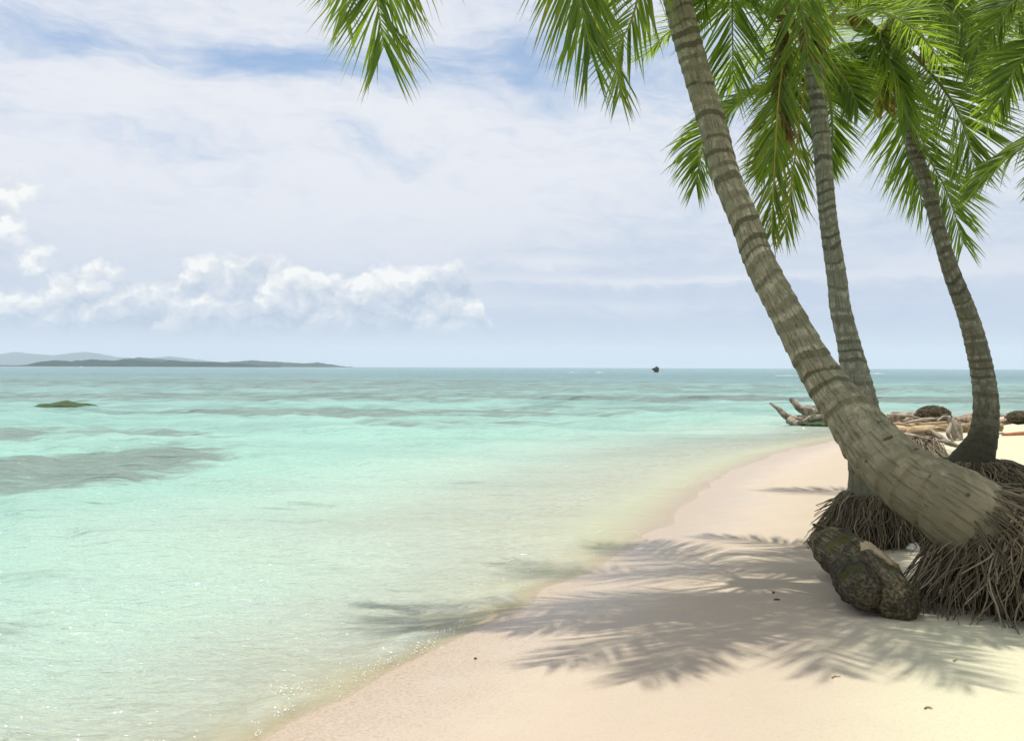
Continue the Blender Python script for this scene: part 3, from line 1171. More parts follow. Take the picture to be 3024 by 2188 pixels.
# ---- palm 1: the near one, leaning out over the water
b1 = np.array((3.15, 6.95, gzf(3.15, 6.95)))
palm1 = tag(empty('coconut_palm', b1), 'nearest coconut palm with thick ringed trunk leaning left out over the beach', 'palm tree', 'coconut palms on the beach')
make_trunk(palm1, b1, [(2925, 1575, 6.95, 262), (2840, 1513, 7.0, 250), (2770, 1468, 7.1, 226), (2696, 1424, 7.2, 203), (2600, 1340, 7.35, 184), (2520, 1238, 7.55, 150), (2426, 1110, 7.8, 116), (2338, 955, 8.05, 97), (2249, 785, 8.35, 90), (2205, 668, 8.5, 86), (2147, 529, 8.65, 84), (2108, 383, 8.8, 83), (2064, 237, 8.95, 81), (1999, 0, 9.15, 79), (1965, -200, 9.25, 76), (1950, -420, 9.3, 72)], MTRUNK1, .125, 3)
H1 = (1946, -430, 9.3)
hub1 = P(*H1)
r_ = np.random.default_rng(5)
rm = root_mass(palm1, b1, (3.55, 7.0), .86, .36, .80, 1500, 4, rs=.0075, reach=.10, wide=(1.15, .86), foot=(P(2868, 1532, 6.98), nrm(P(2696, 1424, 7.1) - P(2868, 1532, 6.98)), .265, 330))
X1 = (1, .15, 0)
frond(palm1, b1, [H1, (1500, -760, 8.6), (1200, -430, 8.35), (1116, -80, 8.3), (1133, 140, 8.3)], L=1.05, n=125, side=X1, age=.44, a0=75, a1=17, g=.5, w0=.019)
frond(palm1, b1, [H1, (1480, -720, 9.0), (1110, -420, 8.8), (1035, -110, 8.7), (1018, 50, 8.7)], L=.75, n=100, side=(1, -.6, 0), age=.42, a1=20, g=.6)
frond(palm1, b1, [H1, (1800, -680, 8.5), (1715, -370, 8.0), (1706, -70, 7.9), (1745, 160, 7.95)], L=.95, n=105, side=X1, age=.42, a0=60, a1=11, g=.5, w0=.021)
frond(palm1, b1, [H1, (1960, -540, 8.8), (1930, -240, 8.4), (1872, 40, 8.4), (1824, 150, 8.4), (1832, 290, 8.4)], L=.60, n=80, side=(1, .4, 0), age=.52, a1=16, g=1.2, miss=.2)
frond(palm1, b1, [H1, (2080, -580, 9.5), (2160, -270, 9.7), (2162, 0, 9.7), (2165, 245, 9.7)], L=.85, n=84, side=(1, 0, 0), age=.05, a0=70, a1=20, g=.3)
frond(palm1, b1, [H1, (2180, -640, 9.1), (2340, -370, 9.1), (2368, 0, 9.2), (2388, 190, 9.2)], L=.90, n=84, side=(1, 0, 0), age=.0, a0=66, a1=20, g=.25)
frond(palm1, b1, [H1, (2060, -640, 8.6), (2230, -520, 8.3), (2300, -250, 8.2), (2320, -60, 8.2)], L=.6, n=66, side=(1, .2, 0), age=.1, g=.5)
for azd, e0, e1, ln in [(200, 25, -50, 3.0), (168, 30, -52, 2.9), (140, 20, -45, 3.2), (215, 35, -50, 3.0), (185, 55, -20, 2.8), (112, 40, -35, 3.2), (80, 50, -40, 3.3), (30, 60, -40, 3.2), (-20, 55, -45, 3.2), (-50, 60, -30, 2.8), (100, 60, -20, 3.0), (155, 10, -55, 2.9), (150, 68, 5, 2.7), (20, 75, 20, 2.6), (190, 5, -62, 2.6), (172, 45, -30, 3.1), (205, 45, -30, 3.0), (128, 30, -50, 3.0), (232, 20, -60, 2.5), (60, 20, -55, 2.9), (-10, 25, -60, 2.8)]:
    auto(palm1, b1, hub1, azd, e0, e1, ln, L=.72, n=62, g=.8)
mb = MB()
lump(mb, hub1 + np.array((0, 0, -.05)), (.17, .17, .30), 3, .2, 2, 3)
mb.build('crown_sheath', MFIBRE, palm1, b1)

# ---- palm 2: middle
b2 = np.array((3.22, 9.75, gzf(3.22, 9.75)))
palm2 = tag(empty('coconut_palm', b2), 'slender grey coconut palm standing upright behind the nearest leaning trunk', 'palm tree', 'coconut palms on the beach')
make_trunk(palm2, b2, [(2592, 1500, 9.75, 190), (2585, 1440, 9.75, 168), (2572, 1385, 9.75, 132), (2560, 1318, 9.75, 118), (2548, 1230, 9.75, 108), (2524, 1100, 9.75, 84), (2505, 1007, 9.8, 67), (2480, 903, 9.8, 61), (2472, 828, 9.8, 57), (2443, 621, 9.85, 51), (2426, 414, 9.9, 52), (2404, 217, 9.9, 50), (2398, 130, 9.9, 46)], MTRUNK2, .105, 8, 30)
H2 = (2400, 130, 9.9)
hub2 = P(*H2)
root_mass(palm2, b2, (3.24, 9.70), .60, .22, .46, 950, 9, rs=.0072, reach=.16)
Q = ((.2, -1, 0), (1, -.25, 0))
frond(palm2, b2, [(2402, 165, 9.95), (2370, 195, 10.0), (2295, 240, 10.1), (2210, 284, 10.2), (2138, 338, 10.25), (2084, 410, 10.2), (2064, 490, 10.1), (2056, 545, 10.1)], L=.55, n=78, side=Q, g=2.2, a0=70, a1=16, age=.12)
frond(palm2, b2, [(2395, 140, 9.85), (2335, 110, 9.6), (2303, 250, 9.5), (2288, 456, 9.5), (2278, 690, 9.5)], L=.55, n=60, side=(1, .3, 0), age=.60, a0=44, a1=12, g=.6, rr=.011)
frond(palm2, b2, [(2400, 145, 9.95), (2350, 160, 10.2), (2300, 370, 10.4), (2240, 510, 10.4)], L=.48, n=70, side=(1, .3, 0), age=.12, a1=16, g=.6)
frond(palm2, b2, [(2400, 145, 10), (2380, 230, 10.3), (2350, 450, 10.4), (2318, 690, 10.4)], L=.52, n=48, side=(1, 0, 0), age=.60, a0=48, a1=12, g=.4, rr=.011)
frond(palm2, b2, [(2405, 145, 10), (2450, 180, 10.1), (2505, 250, 10.2), (2535, 320, 10.2)], L=.40, n=60, side=((.2, -1, 0), (1, -.4, 0)), g=1.4)
frond(palm2, b2, [(2405, 145, 10), (2440, 230, 10.3), (2458, 370, 10.4), (2455, 500, 10.4)], L=.42, n=60, side=(1, -.2, 0), g=.8)
frond(palm2, b2, [(2392, 140, 9.8), (2330, 55, 9.65), (2303, 150, 9.55), (2306, 290, 9.55), (2325, 390, 9.55)], L=.30, n=60, side=(1, .5, 0), age=1.5, a0=25, a1=10, g=2.5, rr=.032, w0=.022)
frond(palm2, b2, [(2395, 135, 9.9), (2330, -40, 9.7), (2230, -130, 9.5), (2120, -60, 9.4), (2060, 60, 9.4)], L=.55, n=74, side=((.2, -1, 0), (1, -.5, 0)), g=1.2)
for azd, e0, e1, ln in [(10, 55, -35, 2.6), (50, 45, -35, 2.5), (-35, 50, -30, 2.5), (110, 60, -15, 2.4), (0, 80, 30, 2.1), (265, 40, -20, 2.5)]:
    auto(palm2, b2, hub2, azd, e0, e1, ln, L=.55, n=60, g=.8)
mb = MB()
lump(mb, hub2 + np.array((0, 0, 0)), (.11, .11, .24), 3, .2, 2, 7)
mb.build('crown_sheath', MFIBRE, palm2, b2)
for (px, py, d, r) in [(2432, 120, 9.75, .07), (2378, 112, 9.72, .065), (2410, 95, 9.68, .065)]:
    coconut(palm2, b2, P(px, py, d), r)

# ---- palm 3: far right
b3 = np.append(P(2868, 1380, 13.6)[:2], 0)
b3[2] = gzf(b3[0], b3[1])
palm3 = tag(empty('coconut_palm', b3), 'farther coconut palm with thin bowed trunk and dark swollen foot, beside the driftwood', 'palm tree', 'coconut palms on the beach')
make_trunk(palm3, b3, [(2850, 1420, 13.6, 150), (2862, 1385, 13.6, 138), (2882, 1343, 13.6, 112), (2903, 1292, 13.6, 86), (2912, 1214, 13.6, 76), (2903, 1110, 13.6, 69), (2880, 1007, 13.6, 63), (2848, 903, 13.6, 55), (2808, 800, 13.65, 48), (2775, 690, 13.65, 42), (2743, 570, 13.7, 40), (2691, 414, 13.7, 40), (2660, 280, 13.7, 38), (2642, 140, 13.7, 36)], MTRUNK3, .11, 12, 28)
H3 = (2640, 125, 13.7)
hub3 = P(*H3)
root_mass(palm3, b3, (b3[0] + .03, b3[1]), gzf(b3[0], b3[1]) + .36, .30, .78, 560, 15, rs=.010, reach=.25)
K3 = dict(w0=.019)
frond(palm3, b3, [H3, (2598, 96, 13.1), (2630, 190, 12.7), (2660, 250, 12.6), (2676, 320, 12.6), (2684, 370, 12.6)], L=.68, n=74, side=(1, .1, 0), a0=32, a1=12, g=.5, age=.1, **K3)
frond(palm3, b3, [H3, (2676, 200, 13.9), (2730, 430, 14.1), (2800, 575, 14.1), (2845, 720, 14.1)], L=.85, n=78, side=(1, 0, 0), a0=60, a1=17, g=.4, **K3)
frond(palm3, b3, [H3, (2635, 230, 14.2), (2680, 450, 14.4), (2728, 610, 14.4)], L=.80, n=70, side=(1, 0, 0), a0=58, a1=18, g=.5, age=.15, **K3)
frond(palm3, b3, [(2660, 130, 13.7), (2700, 165, 13.5), (2738, 206, 13.4), (2796, 277, 13.2), (2843, 365, 13.1), (2880, 490, 13.2)], L=1.0, n=80, side=(1, .2, 0), a0=70, a1=20, g=.3, age=.36, rr=.03, **K3)
frond(palm3, b3, [(2655, 135, 13.7), (2774, 128, 13.5), (2911, 152, 13.3), (2999, 184, 13.2), (3070, 260, 13.2)], L=.75, n=84, side=(.15, -1, 0), g=2.6, a0=72, a1=30, **K3)
frond(palm3, b3, [(2655, 130, 13.8), (2760, 80, 14.4), (2900, 100, 14.7), (3040, 190, 14.8)], L=.8, n=80, g=2., **K3)
frond(palm3, b3, [(2650, 120, 13.7), (2750, 20, 13.9), (2900, -20, 14.), (3060, 60, 14.)], L=.8, n=80, g=1.6, **K3)
frond(palm3, b3, [(2625, 130, 13.6), (2550, 125, 13.3), (2480, 180, 13.2), (2438, 290, 13.2)], L=.62, n=74, side=((.3, -1, 0), (1, -.4, 0)), g=1.8, **K3)
frond(palm3, b3, [(2625, 135, 13.5), (2580, 150, 13.0), (2545, 220, 12.8), (2525, 300, 12.8)], L=.45, n=60, side=(1, -.2, 0), g=1.2, **K3)
frond(palm3, b3, [(2630, 150, 13.6), (2610, 210, 13.3), (2600, 270, 13.2), (2610, 320, 13.2)], L=.42, n=60, side=(1, -.2, 0), g=1.2, age=.85, **K3)
frond(palm3, b3, [(2620, 120, 13.6), (2555, 60, 13.4), (2500, -30, 13.2), (2420, -80, 13.0), (2330, -20, 12.9)], L=.8, n=70, g=1.2, rr=.05, t0=.3, **K3)
frond(palm3, b3, [(2640, 110, 13.7), (2650, -50, 13.5), (2700, -160, 13.2), (2780, -120, 12.9), (2830, 60, 12.8)], L=.85, n=76, side=((.6, -.7, 0), (1, -.2, 0)), g=.8, age=.2, **K3)
frond(palm3, b3, [(2650, 110, 13.7), (2740, -40, 13.8), (2860, -120, 13.8), (2980, -40, 13.8), (3040, 100, 13.8)], L=.85, n=76, g=1.2, **K3)
frond(palm3, b3, [(2640, 110, 13.7), (2620, 0, 13.2), (2640, -60, 12.7), (2680, 10, 12.4), (2700, 110, 12.4)], L=.8, n=70, side=(1, .2, 0), g=.6, age=.2, **K3)
frond(palm3, b3, [(2650, 115, 13.7), (2700, 40, 13.2), (2790, 10, 12.8), (2870, 90, 12.6), (2900, 220, 12.6)], L=.75, n=70, side=((.4, -1, 0), (1, -.3, 0)), g=1., **K3)
for azd, e0, e1, ln in [(0, 40, -40, 3.2), (-40, 40, -45, 3.0), (40, 50, -40, 3.2), (175, 60, -10, 2.8), (215, 55, -15, 2.8), (130, 60, -15, 2.8), (10, 80, 30, 2.4), (78, 30, -40, 3.3), (100, 25, -40, 3.2)]:
    auto(palm3, b3, hub3, azd, e0, e1, ln, L=.8, n=60, g=.8, **K3)
mb = MB()
lump(mb, hub3, (.17, .17, .30), 3, .25, 2, 9)
mb.build('crown_sheath', MFIBRE, palm3, b3)
for (px, py, d, r) in [(2516, 232, 13.1, .085), (2549, 205, 12.95, .09), (2566, 240, 12.9, .095), (2512, 55, 13.3, .08), (2535, 72, 13.3, .08), (2735, 165, 13.2, .08), (2536, 246, 13.1, .085)]:
    coconut(palm3, b3, P(px, py, d), r)

# ---- palm 4: trunk just outside the picture, fronds reach in from the right edge
b4 = np.array((5.6, 8.9, gzf(5.6, 8.9)))
palm4 = tag(empty('coconut_palm', b4), 'coconut palm beyond the right edge, only its bright drooping fronds reaching in', 'palm tree', 'coconut palms on the beach')
H4 = (3290, 215, 8.8)
hub4 = P(*H4)
make_trunk(palm4, b4, [(3560, 1600, 8.9, 150), (3540, 1480, 8.9, 115), (3500, 1200, 8.9, 80), (3420, 800, 8.9, 74), (3330, 420, 8.85, 66), (3295, 230, 8.8, 60)], MTRUNK2, .11, 17, 24)
QR = (.25, -1, 0)
frond(palm4, b4, [H4, (3130, 350, 8.6), (3024, 432, 8.5), (2945, 490, 8.5), (2870, 575, 8.5)], L=.46, n=74, side=QR, g=2.4, a0=62, a1=16)
frond(palm4, b4, [H4, (3150, 110, 8.4), (3050, 150, 8.3), (2990, 225, 8.2), (2950, 310, 8.2)], L=.52, n=70, side=((.3, -1, 0), (1, -.4, 0)), g=1.6, a1=18)
frond(palm4, b4, [H4, (3180, 20, 8.6), (3080, -30, 8.5), (2980, 20, 8.4), (2925, 110, 8.4)], L=.5, n=70, side=((.3, -1, 0), (1, -.4, 0)), g=1.4)
frond(palm4, b4, [H4, (3200, 330, 8.2), (3120, 440, 8.1), (3070, 560, 8.1)], L=.45, n=60, side=((.3, -1, 0), (1, -.4, 0)), g=1.4)
frond(palm4, b4, np.array([hub4, hub4 + (-.5, -.6, .45), hub4 + (-1.05, -1.15, .55), hub4 + (-1.6, -1.6, .4)]), L=.55, n=66, g=.8)
for azd, e0, e1, ln in [(0, 45, -40, 2.6), (45, 45, -40, 2.6), (90, 45, -40, 2.6), (135, 45, -40, 2.6), (180, 50, -25, 2.4), (200, 60, 0, 2.3), (315, 60, -10, 2.4), (110, 75, 10, 2.2), (250, 75, 30, 1.9)]:
    auto(palm4, b4, hub4, azd, e0, e1, ln, L=.6, n=56, g=.9)
root_mass(palm4, b4, (b4[0], b4[1]), b4[2] + .25, .2, .4, 120, 19)


# ------------------------------------------------------------------ logs, driftwood
def log(mb, ctrl, sides=26, n=60, amp=.10, sc=5., seed=1, ragged=.0, **at):
    """ctrl rows: x y z r; a rough bole with uneven skin and ends"""
    sp, L = spline(np.array(ctrl, float), n)
    v, q = tube(sp[:, :3], sp[:, 3], sides, True)
    T, A, B = frames(sp[:, :3])
    axis_p = np.vstack([np.repeat(sp[:, :3], sides, 0), sp[:1, :3], sp[-1:, :3]])
    rr_ = np.concatenate([np.repeat(sp[:, 3], sides), [sp[0, 3], sp[-1, 3]]])
    d = fbm(v, sc, seed, 5, .75)
    angv = np.concatenate([np.tile(np.linspace(0, 2 * np.pi, sides, endpoint=False), n), [0, 0]])
    lenv = np.concatenate([np.repeat(np.linspace(0, L, n), sides), [0, L]])
    d = d + .45 * np.sin(7 * angv + 3 * np.sin(lenv * 4 + seed)) * np.sin(lenv * 6 + seed + 2 * angv)
    v = axis_p + (v - axis_p) * (1 + amp * d)[:, None]
    tpos = np.concatenate([np.repeat(np.linspace(0, L, n), sides), [0, L]])
    if ragged:
        j = fbm(v, 14, seed + 3, 3, .6)
        endm = np.concatenate([np.repeat(np.exp(-np.linspace(0, L, n) / .05), sides), [1, 0]])
        v = v - np.vstack([np.repeat(T, sides, 0), T[:1], T[-1:]]) * (endm * ragged * (j + .2))[:, None]
        endm = np.concatenate([np.repeat(np.exp(-(L - np.linspace(0, L, n)) / .05), sides), [0, 1]])
        v = v + np.vstack([np.repeat(T, sides, 0), T[:1], T[-1:]]) * (endm * ragged * (j + .1))[:, None]
    rel = v - axis_p
    Ar = np.vstack([np.repeat(A, sides, 0), A[:1], A[-1:]])
    Br = np.vstack([np.repeat(B, sides, 0), B[:1], B[-1:]])
    gr = np.stack([(rel * Ar).sum(1), (rel * Br).sum(1), tpos * .4], 1) * 4 + seed
    m = q[:, 2] == q[:, 3]
    mb.add(v, q[~m], grain=gr)
    mb.f.append(q[m][:, :3] + (mb.n - len(v)))


def along(px, py, d, wd):
    return np.append(P(px, py, d), .5 * wd / FPX * d)


# mossy log in front of the roots
gl0 = G(2640, 1815)
lb = np.array((2.45, 7.4, gzf(2.45, 7.4)))
flog = tag(empty('fallen_log', lb), 'mossy dark log with rounded sawn end lying on sand before the palm roots', 'log')
mb = MB()
log(mb, [along(2433, 1596, 8.35, 80), along(2462, 1618, 8.2, 122), along(2510, 1650, 7.9, 138), along(2565, 1692, 7.5, 140), along(2612, 1738, 7.1, 140), along(2644, 1768, 6.85, 138), along(2662, 1784, 6.72, 118), along(2668, 1790, 6.66, 60)], seed=4, amp=.12, sc=6.5, ragged=.03, sides=40, n=110)
mb.build('log_body', MLOG, flog, lb)
mb = MB()
log(mb, [along(2478, 1668, 7.6, 50), along(2502, 1692, 7.35, 96), along(2530, 1722, 7.05, 112), along(2549, 1744, 6.85, 112), along(2558, 1755, 6.76, 94), along(2562, 1760, 6.72, 50)], seed=8, amp=.20, sc=7, sides=36, n=80)
mb.build('broken_stub', MLOGDARK, flog, lb)
mb = MB()
log(mb, [along(2498, 1594, 8.02, 8), along(2530, 1612, 7.8, 40), along(2570, 1640, 7.55, 62), along(2618, 1674, 7.28, 60), along(2655, 1704, 7.08, 30), along(2668, 1714, 7.0, 8)], seed=12, amp=.22, sc=7)
mb.build('bare_wood', MLOGTOP, flog, lb)
mb = MB()
r_ = np.random.default_rng(3)
for k in range(16):
    a = P(2440 + r_.uniform(-12, 34), 1592 + r_.uniform(-30, 34), 8.3)
    e = a + np.array((r_.uniform(-.13, -.03), r_.uniform(0, .1), r_.uniform(-.02, .06)))
    log(mb, [np.append(a, .03), np.append((a + e) / 2, .026), np.append(e, .006)], 8, 8, .3, 12, 20 + k)
mb.build('splinters', MLOG, flog, lb)


def thing_mesh(name, mb, mt, label, cat, group=None):
    allv = np.concatenate(mb.v)
    c = np.array((*((allv.min(0) + allv.max(0)) / 2)[:2], allv[:, 2].min()))
    o = mb.build(name, mt, None, c)
    o.location = tuple(float(a) for a in c)
    return tag(o, label, cat, group)


# driftwood stranded in the shallows
mb = MB()
log(mb, [along(2276, 1192, 34.2, 6), along(2296, 1205, 34.1, 14), along(2320, 1228, 34, 20), (along(2348, 1240, 34, 26)), along(2390, 1236, 34.1, 36), along(2440, 1228, 34.2, 44), along(2500, 1224, 34.3, 46), along(2560, 1230, 34.4, 30)], seed=31, amp=.22, sc=2.5, ragged=.05)
log(mb, [along(2334, 1177, 34.3, 10), along(2346, 1190, 34.2, 16), along(2362, 1206, 34.1, 22), along(2390, 1214, 34.1, 34), along(2430, 1220, 34.2, 40)], seed=33, amp=.2, sc=3)
log(mb, [along(2352, 1180, 34.3, 4), along(2353, 1190, 34.2, 10), along(2356, 1202, 34.2, 14)], 14, 20, .2, 4, 35)
log(mb, [along(2330, 1240, 33.9, 24), along(2345, 1248, 33.7, 22), along(2360, 1252, 33.5, 18)], 14, 20, .2, 4, 36)
log(mb, [along(2372, 1246, 33.8, 12), along(2400, 1236, 33.5, 22), along(2440, 1230, 33.4, 16)], 14, 20, .25, 4, 38)
thing_mesh('driftwood', mb, MDRIFTG, 'bleached driftwood snag with two upturned prongs stranded in the shallow water', 'driftwood')
mb = MB()
lump(mb, P(2425, 1256, 33.2), (.62, .3, .10), 4, .3, 2., 3)
thing_mesh('mossy_rock', mb, MALGAE, 'low flat green mossy rock at the water edge under the stranded driftwood', 'rock')

# heap of driftwood on the beach between the trunks
def glog(name, pts, mt, label, seed, amp=.15, ragged=.04, cat='driftwood', group='driftwood heaped on the beach'):
    mb = MB()
    for k, c in enumerate(pts):
        log(mb, [along(*q_) for q_ in c], seed=seed + k, amp=amp, sc=3.2, ragged=ragged, n=46, sides=20)
    return thing_mesh(name, mb, mt, label, cat, group)


glog('driftwood_log', [[(2640, 1262, 21.5, 26), (2720, 1262, 21.4, 30), (2800, 1262, 21.3, 28), (2880, 1264, 21.2, 28), (2960, 1262, 21.1, 24)]], MDRIFT2, 'long pale driftwood log lying level across the beach behind the leaning trunk', 41)
glog('driftwood_log', [[(2628, 1268, 20.7, 24), (2662, 1274, 20.5, 34), (2690, 1282, 20.4, 36)]], MDRIFT2, 'short brown driftwood log tucked against the leaning palm trunk', 45)
glog('driftwood_block', [[(2684, 1280, 20.2, 40), (2715, 1278, 20.1, 44), (2760, 1274, 20.0, 40)]], MDRIFT2, 'chunky broken block of tan driftwood at the front of the heap', 47, .12)
glog('driftwood_stump', [[(2800, 1238, 19.8, 14), (2812, 1248, 19.8, 26), (2822, 1268, 19.8, 30), (2830, 1296, 19.8, 26)], [(2770, 1242, 19.8, 5), (2788, 1232, 19.8, 9), (2806, 1236, 19.8, 14)], [(2808, 1250, 19.7, 10), (2800, 1280, 19.6, 12), (2812, 1302, 19.6, 8)], [(2826, 1244, 19.8, 8), (2836, 1262, 19.9, 12), (2838, 1290, 19.9, 12)]], MDRIFT, 'weathered grey upright driftwood stump with forked gnarled limbs in the heap', 51, .25)
glog('driftwood_branch', [[(2752, 1272, 19.6, 8), (2772, 1288, 19.5, 16), (2800, 1306, 19.4, 18), (2830, 1318, 19.3, 10)], [(2760, 1300, 19.5, 5), (2784, 1302, 19.4, 9), (2806, 1310, 19.4, 10)]], MDRIFT, 'grey forked driftwood branch sloping down to sand in front of the heap', 56, .2)
glog('driftwood_log', [[(2958, 1284, 18.2, 7), (3000, 1281, 18.1, 11), (3060, 1277, 18.0, 13), (3120, 1273, 18.0, 12)]], MRED, 'reddish brown driftwood log at the right edge of the beach', 61, .1)
glog('driftwood_log', [[(2936, 1252, 22.5, 14), (2965, 1246, 22.5, 18), (3000, 1242, 22.5, 16)]], MDRIFT2, 'short dark driftwood log right of the bowed palm trunk', 64, .15)
rb_ = [(2655, 1244, 23.2, .33, .19, 71, 'rounded brown beach rock nearest the leaning trunk, at the left of the driftwood'), (2690, 1246, 23.0, .24, .17, 72, 'small brown beach rock left of the spiky root ball'), (2860, 1246, 23.0, .34, .15, 73, 'low dark beach rock between the grey stump and the bowed palm')]
for px, py, d, rx, rz, sd, lab in rb_:
    mb = MB()
    lump(mb, P(px, py, d), (rx, rx * .8, rz), 4, .3, 1.5, sd)
    nv = sum(len(a) for a in mb.v)
    mb.a['grain'] = [np.concatenate(mb.v)]
    thing_mesh('beach_rock', mb, MROCK, lab, 'rock', 'brown rocks in the driftwood heap')


def root_ball(name, c, rad, n, seed, label, flat=.55, rs=.014):
    r_ = np.random.default_rng(seed)
    mb = MB()
    v, f = ico(3)
    mb.add(v * np.array((rad, rad * .9, rad * flat)) * .86 + c, f, rnd=np.full(len(v), .08))
    for k in range(n):
        d = nrm(r_.normal(0, 1, 3))
        if d[2] < -.2: d[2] *= -1
        tng = nrm(np.cross(d, r_.normal(0, 1, 3)))
        pp = []
        for i in range(6):
            f_ = i / 5
            q_ = nrm(d + tng * f_ * .55) * (.84 + .26 * f_ + .02 * r_.normal())
            pp.append(c + q_ * np.array((rad, rad * .9, rad * flat)))
        v_, q4 = tube(np.array(pp), rs * np.linspace(1, .4, 6), 4, False)
        mb.add(v_, q4, rnd=np.full(len(v_), np.clip(r_.normal(.40, .22), .04, 1)))
    return thing_mesh(name, mb, MROOT, label, 'root ball', 'dead palm root balls on the beach')


root_ball('root_ball', P(2756, 1231, 22.0), .34, 460, 81, 'spiky dark dead palm root ball on top of the driftwood heap', .62)
root_ball('root_ball', P(3012, 1236, 22.2), .27, 320, 82, 'spiky dead palm root ball at the right edge behind the pale sand', .55)
r_ = np.random.default_rng(140)
for k in range(6):
    px, py = r_.uniform(2640, 2830), r_.uniform(1238, 1300)
    d = 21.6 - (py - 1238) / 62 * 2.2
    a_ = r_.uniform(-.5, .5)
    ln_ = r_.uniform(30, 75)
    mb = MB()
    log(mb, [along(px - ln_ * math.cos(a_), py - 8 - ln_ * .35 * math.sin(a_), d + .3, r_.uniform(4, 9)), along(px, py - 12, d, r_.uniform(7, 13)), along(px + ln_ * math.cos(a_), py - 8 + ln_ * .35 * math.sin(a_), d - .3, 4)], 10, 20, .2, 4, 150 + k)
    thing_mesh('driftwood_stick', mb, MDRIFT if k % 2 else MDRIFT2, 'thin bleached stick lying among the driftwood heap on the beach', 'driftwood', 'thin sticks in the driftwood heap')
# fan of dry fibres under the block
mb = MB()
r_ = np.random.default_rng(88)
for k in range(260):
    a = P(2700 + r_.uniform(-20, 60), 1290 + r_.uniform(-4, 10), 19.9 + r_.uniform(-.2, .3))
    e = P(2700 + r_.uniform(0, 105), 1318 + r_.uniform(-10, 18), 18.6 + r_.uniform(-.5, .5))
    e[2] = gzf(e[0], e[1]) + .02
    mpt = (a + e) / 2 + np.array((0, 0, r_.uniform(.02, .12)))
    sp, _ = spline(np.array([a, mpt, e]), 7)
    v_, q4 = tube(sp, .013 * np.linspace(1, .4, 7), 4, False)
    mb.add(v_, q4, rnd=np.full(len(v_), np.clip(r_.normal(.55, .25), .05, 1)))
thing_mesh('dry_roots', mb, MROOT, 'fan of dry grey fibrous roots spread on sand below the tan driftwood block', 'roots')

# ------------------------------------------------------------------ rocks and bits at sea
mb = MB()
c = P(188, 1203, 44.)
c[2] = 0
for k, (dx_, rz_, rx_) in enumerate([(-.5, .20, .75), (.05, .30, .85), (.6, .22, .75), (.1, .14, 1.3)]):
    lump(mb, c + np.array((dx_, .12 * k, -.02)), (rx_, .55, rz_), 4, .18, 1.6, 90 + k)
thing_mesh('algae_rock', mb, MALGAE, 'dark green algae covered rock just breaking the calm water on the left', 'rock')
mb = MB()
c = P(1936, 1097, 420.)
c[2] = 0
lump(mb, c + np.array((.3, 0, .9)), (1.0, .9, 1.1), 4, .35, 1.6, 101)
lump(mb, c + np.array((-.8, 0, 1.2)), (.55, .6, .45), 3, .35, 1.6, 102)
lump(mb, c + np.array((.55, 0, 1.6)), (.7, .6, .5), 3, .4, 1.6, 103)
thing_mesh('rock_islet', mb, MISLET, 'tiny dark rock islet far out on the horizon', 'rock')

# ------------------------------------------------------------------ small bits on the sand


def bit(name, px, py, rad, mt, label, cat, seed, rot=0., z=.4):
    g_ = G(px, py)
    mb = MB()
    lump(mb, g_ + np.array((0, 0, rad[2] * z)), rad, 3, .3, 1.8, seed, rot=rot)
    return thing_mesh(name, mb, mt, label, cat)


bit('white_stone', 2697, 1625, (.055, .05, .045), MSTONE, 'white rounded stone lying among the roots behind the mossy log', 'stone', 111)
bit('debris', 2284, 1751, (.012, .010, .008), MDARK, 'tiny dark speck of debris on shaded wet sand, the farther of two', 'debris', 112)
bit('debris', 2294, 1771, (.022, .011, .008), MDARK, 'dark flat scrap of debris on shaded wet sand left of the log', 'debris', 113)
bit('pebble', 1404, 1945, (.009, .008, .007), MDARK, 'small dark pebble on wet sand near the wave edge', 'pebble', 114)


def twig(px, py, ln, rot, label, bend=.02):
    g_ = G(px, py)
    d = np.array((math.cos(rot), math.sin(rot), 0))
    nn = np.array((-d[1], d[0], 0))
    a = g_ - d * ln / 2
    b = g_ + d * ln / 2
    m_ = g_ + nn * bend + np.array((0, 0, .004))
    for q_ in (a, b, m_): q_[2] = gzf(q_[0], q_[1]) + .006
    mb = MB()
    sp, _ = spline(np.array([a, m_, b]), 10)
    v_, q4 = tube(sp, .0045 * np.array([.5, .9, 1, 1, 1, .95, .9, .8, .6, .3]), 6, False)
    mb.add(v_, q4, grain=v_ * 4)
    return thing_mesh('twig', mb, MDRIFT2, label, 'twig', 'twigs on the dry sand')


twig(2742, 2094, .035, -.1, 'short brown twig alone on the bright sand at lower right')
twig(2470, 2001, .05, .3, 'dark bent twig inside the frond shadow on the sand')
twig(2826, 1952, .03, .7, 'faint thin twig on pale sand below the big root mass')

# ------------------------------------------------------------------ foam
mb = MB()
r_ = np.random.default_rng(121)
v0, f0 = ico(1)


def bubble(x, y, z, r):
    mb.add(v0 * np.array((r, r, r * .6)) + np.array((x, y, z)), f0)


def foamline(pxs, dens, rad, jit):
    w_ = np.array([wpt(*a) for a in pxs])
    sp, L = spline(w_, max(8, int(dens)))
    for (x, y) in sp:
        for _ in range(2):
            bubble(x + r_.normal(0, jit), y + r_.normal(0, jit), .008, rad * r_.uniform(.4, 1.3))


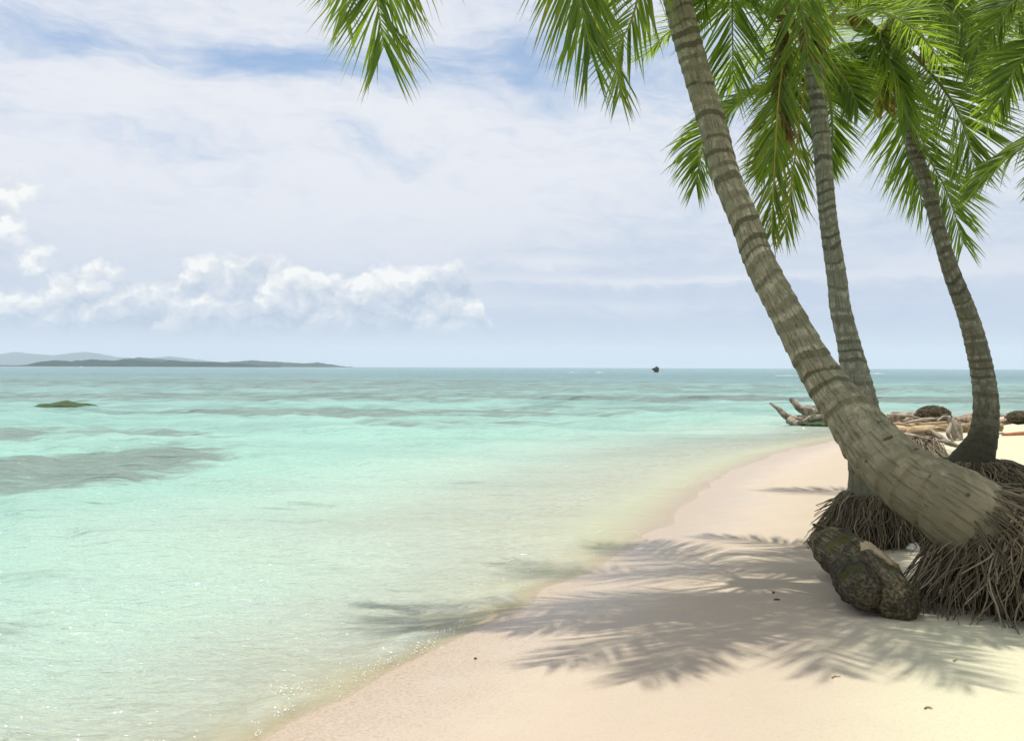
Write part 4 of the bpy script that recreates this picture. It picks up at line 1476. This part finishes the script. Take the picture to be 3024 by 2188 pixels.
foamline([(1560, 1690), (1610, 1655), (1660, 1630), (1730, 1590), (1790, 1560)], 110, .0042, .018)
foamline([(2010, 1441), (2050, 1432), (2100, 1414), (2142, 1402)], 60, .008, .06)
for k in range(260):
    u_ = r_.uniform(0, 1)
    px = 830 + 620 * u_ + r_.normal(0, 30)
    py = 2110 - 300 * u_ + r_.normal(0, 24) - 14
    x, y = wpt(px, py)
    if shore_s(np.array([x]), np.array([y]))[0] < .02:
        bubble(x, y, .014, .0032 * r_.uniform(.4, 1.6))
for k in range(60):
    px, py = r_.normal(1255, 28), r_.normal(1912, 14)
    x, y = wpt(px, py)
    bubble(x, y, .02, .0045 * r_.uniform(.4, 1.6))
for k in range(45):
    px, py = r_.normal(850, 34), r_.normal(2040, 13)
    x, y = wpt(px, py)
    bubble(x, y, .016, .0045 * r_.uniform(.4, 1.6))
edge = SHORE[(SHORE[:, 1] > 4) & (SHORE[:, 1] < 12)]
sp, L_ = spline(edge, 420)
nl = np.stack([-np.gradient(sp[:, 1]), np.gradient(sp[:, 0])], 1)
nl = nrm(nl)
for k, (x, y) in enumerate(sp):
    a = wob(np.array([x * 2.2]), np.array([y * 2.2]), 1.5, 8)[0]
    if a < .12: continue
    for o_ in range(2):
        off = .10 + .07 * wob(np.array([x]), np.array([y]), .9, 21)[0] + r_.normal(0, .02)
        bx, by = x + nl[k, 0] * off, y + nl[k, 1] * off
        if shore_s(np.array([bx]), np.array([by]))[0] > 0: bx, by = x - nl[k, 0] * off, y - nl[k, 1] * off
        bubble(bx, by, .016, .0042 * r_.uniform(.3, 1.2))
# small breakers on the reef far out
for (px, py, d, wd, h) in [(1770, 1090, 330, 2.6, .22), (2590, 1093, 330, 4., .2), (2330, 1104, 230, 5., .10), (240, 1081, 1500, 5., .6), (1690, 1090, 330, 1.4, .2)]:
    c = P(px, py, d)
    for k in range(10):
        u_ = k / 9 - .5
        v1, f1_ = ico(2)
        hh_ = h * (1 - 1.7 * abs(u_)) * r_.uniform(.6, 1.1)
        mb.add(v1 * np.array((wd * .09, .8, max(hh_, .05))) + np.array((c[0] + u_ * wd, d, .12)), f1_)
tag(mb.build('foam', MFOAM), 'white foam and bubbles along the wave edge and on the far reef', 'foam', kind='stuff')
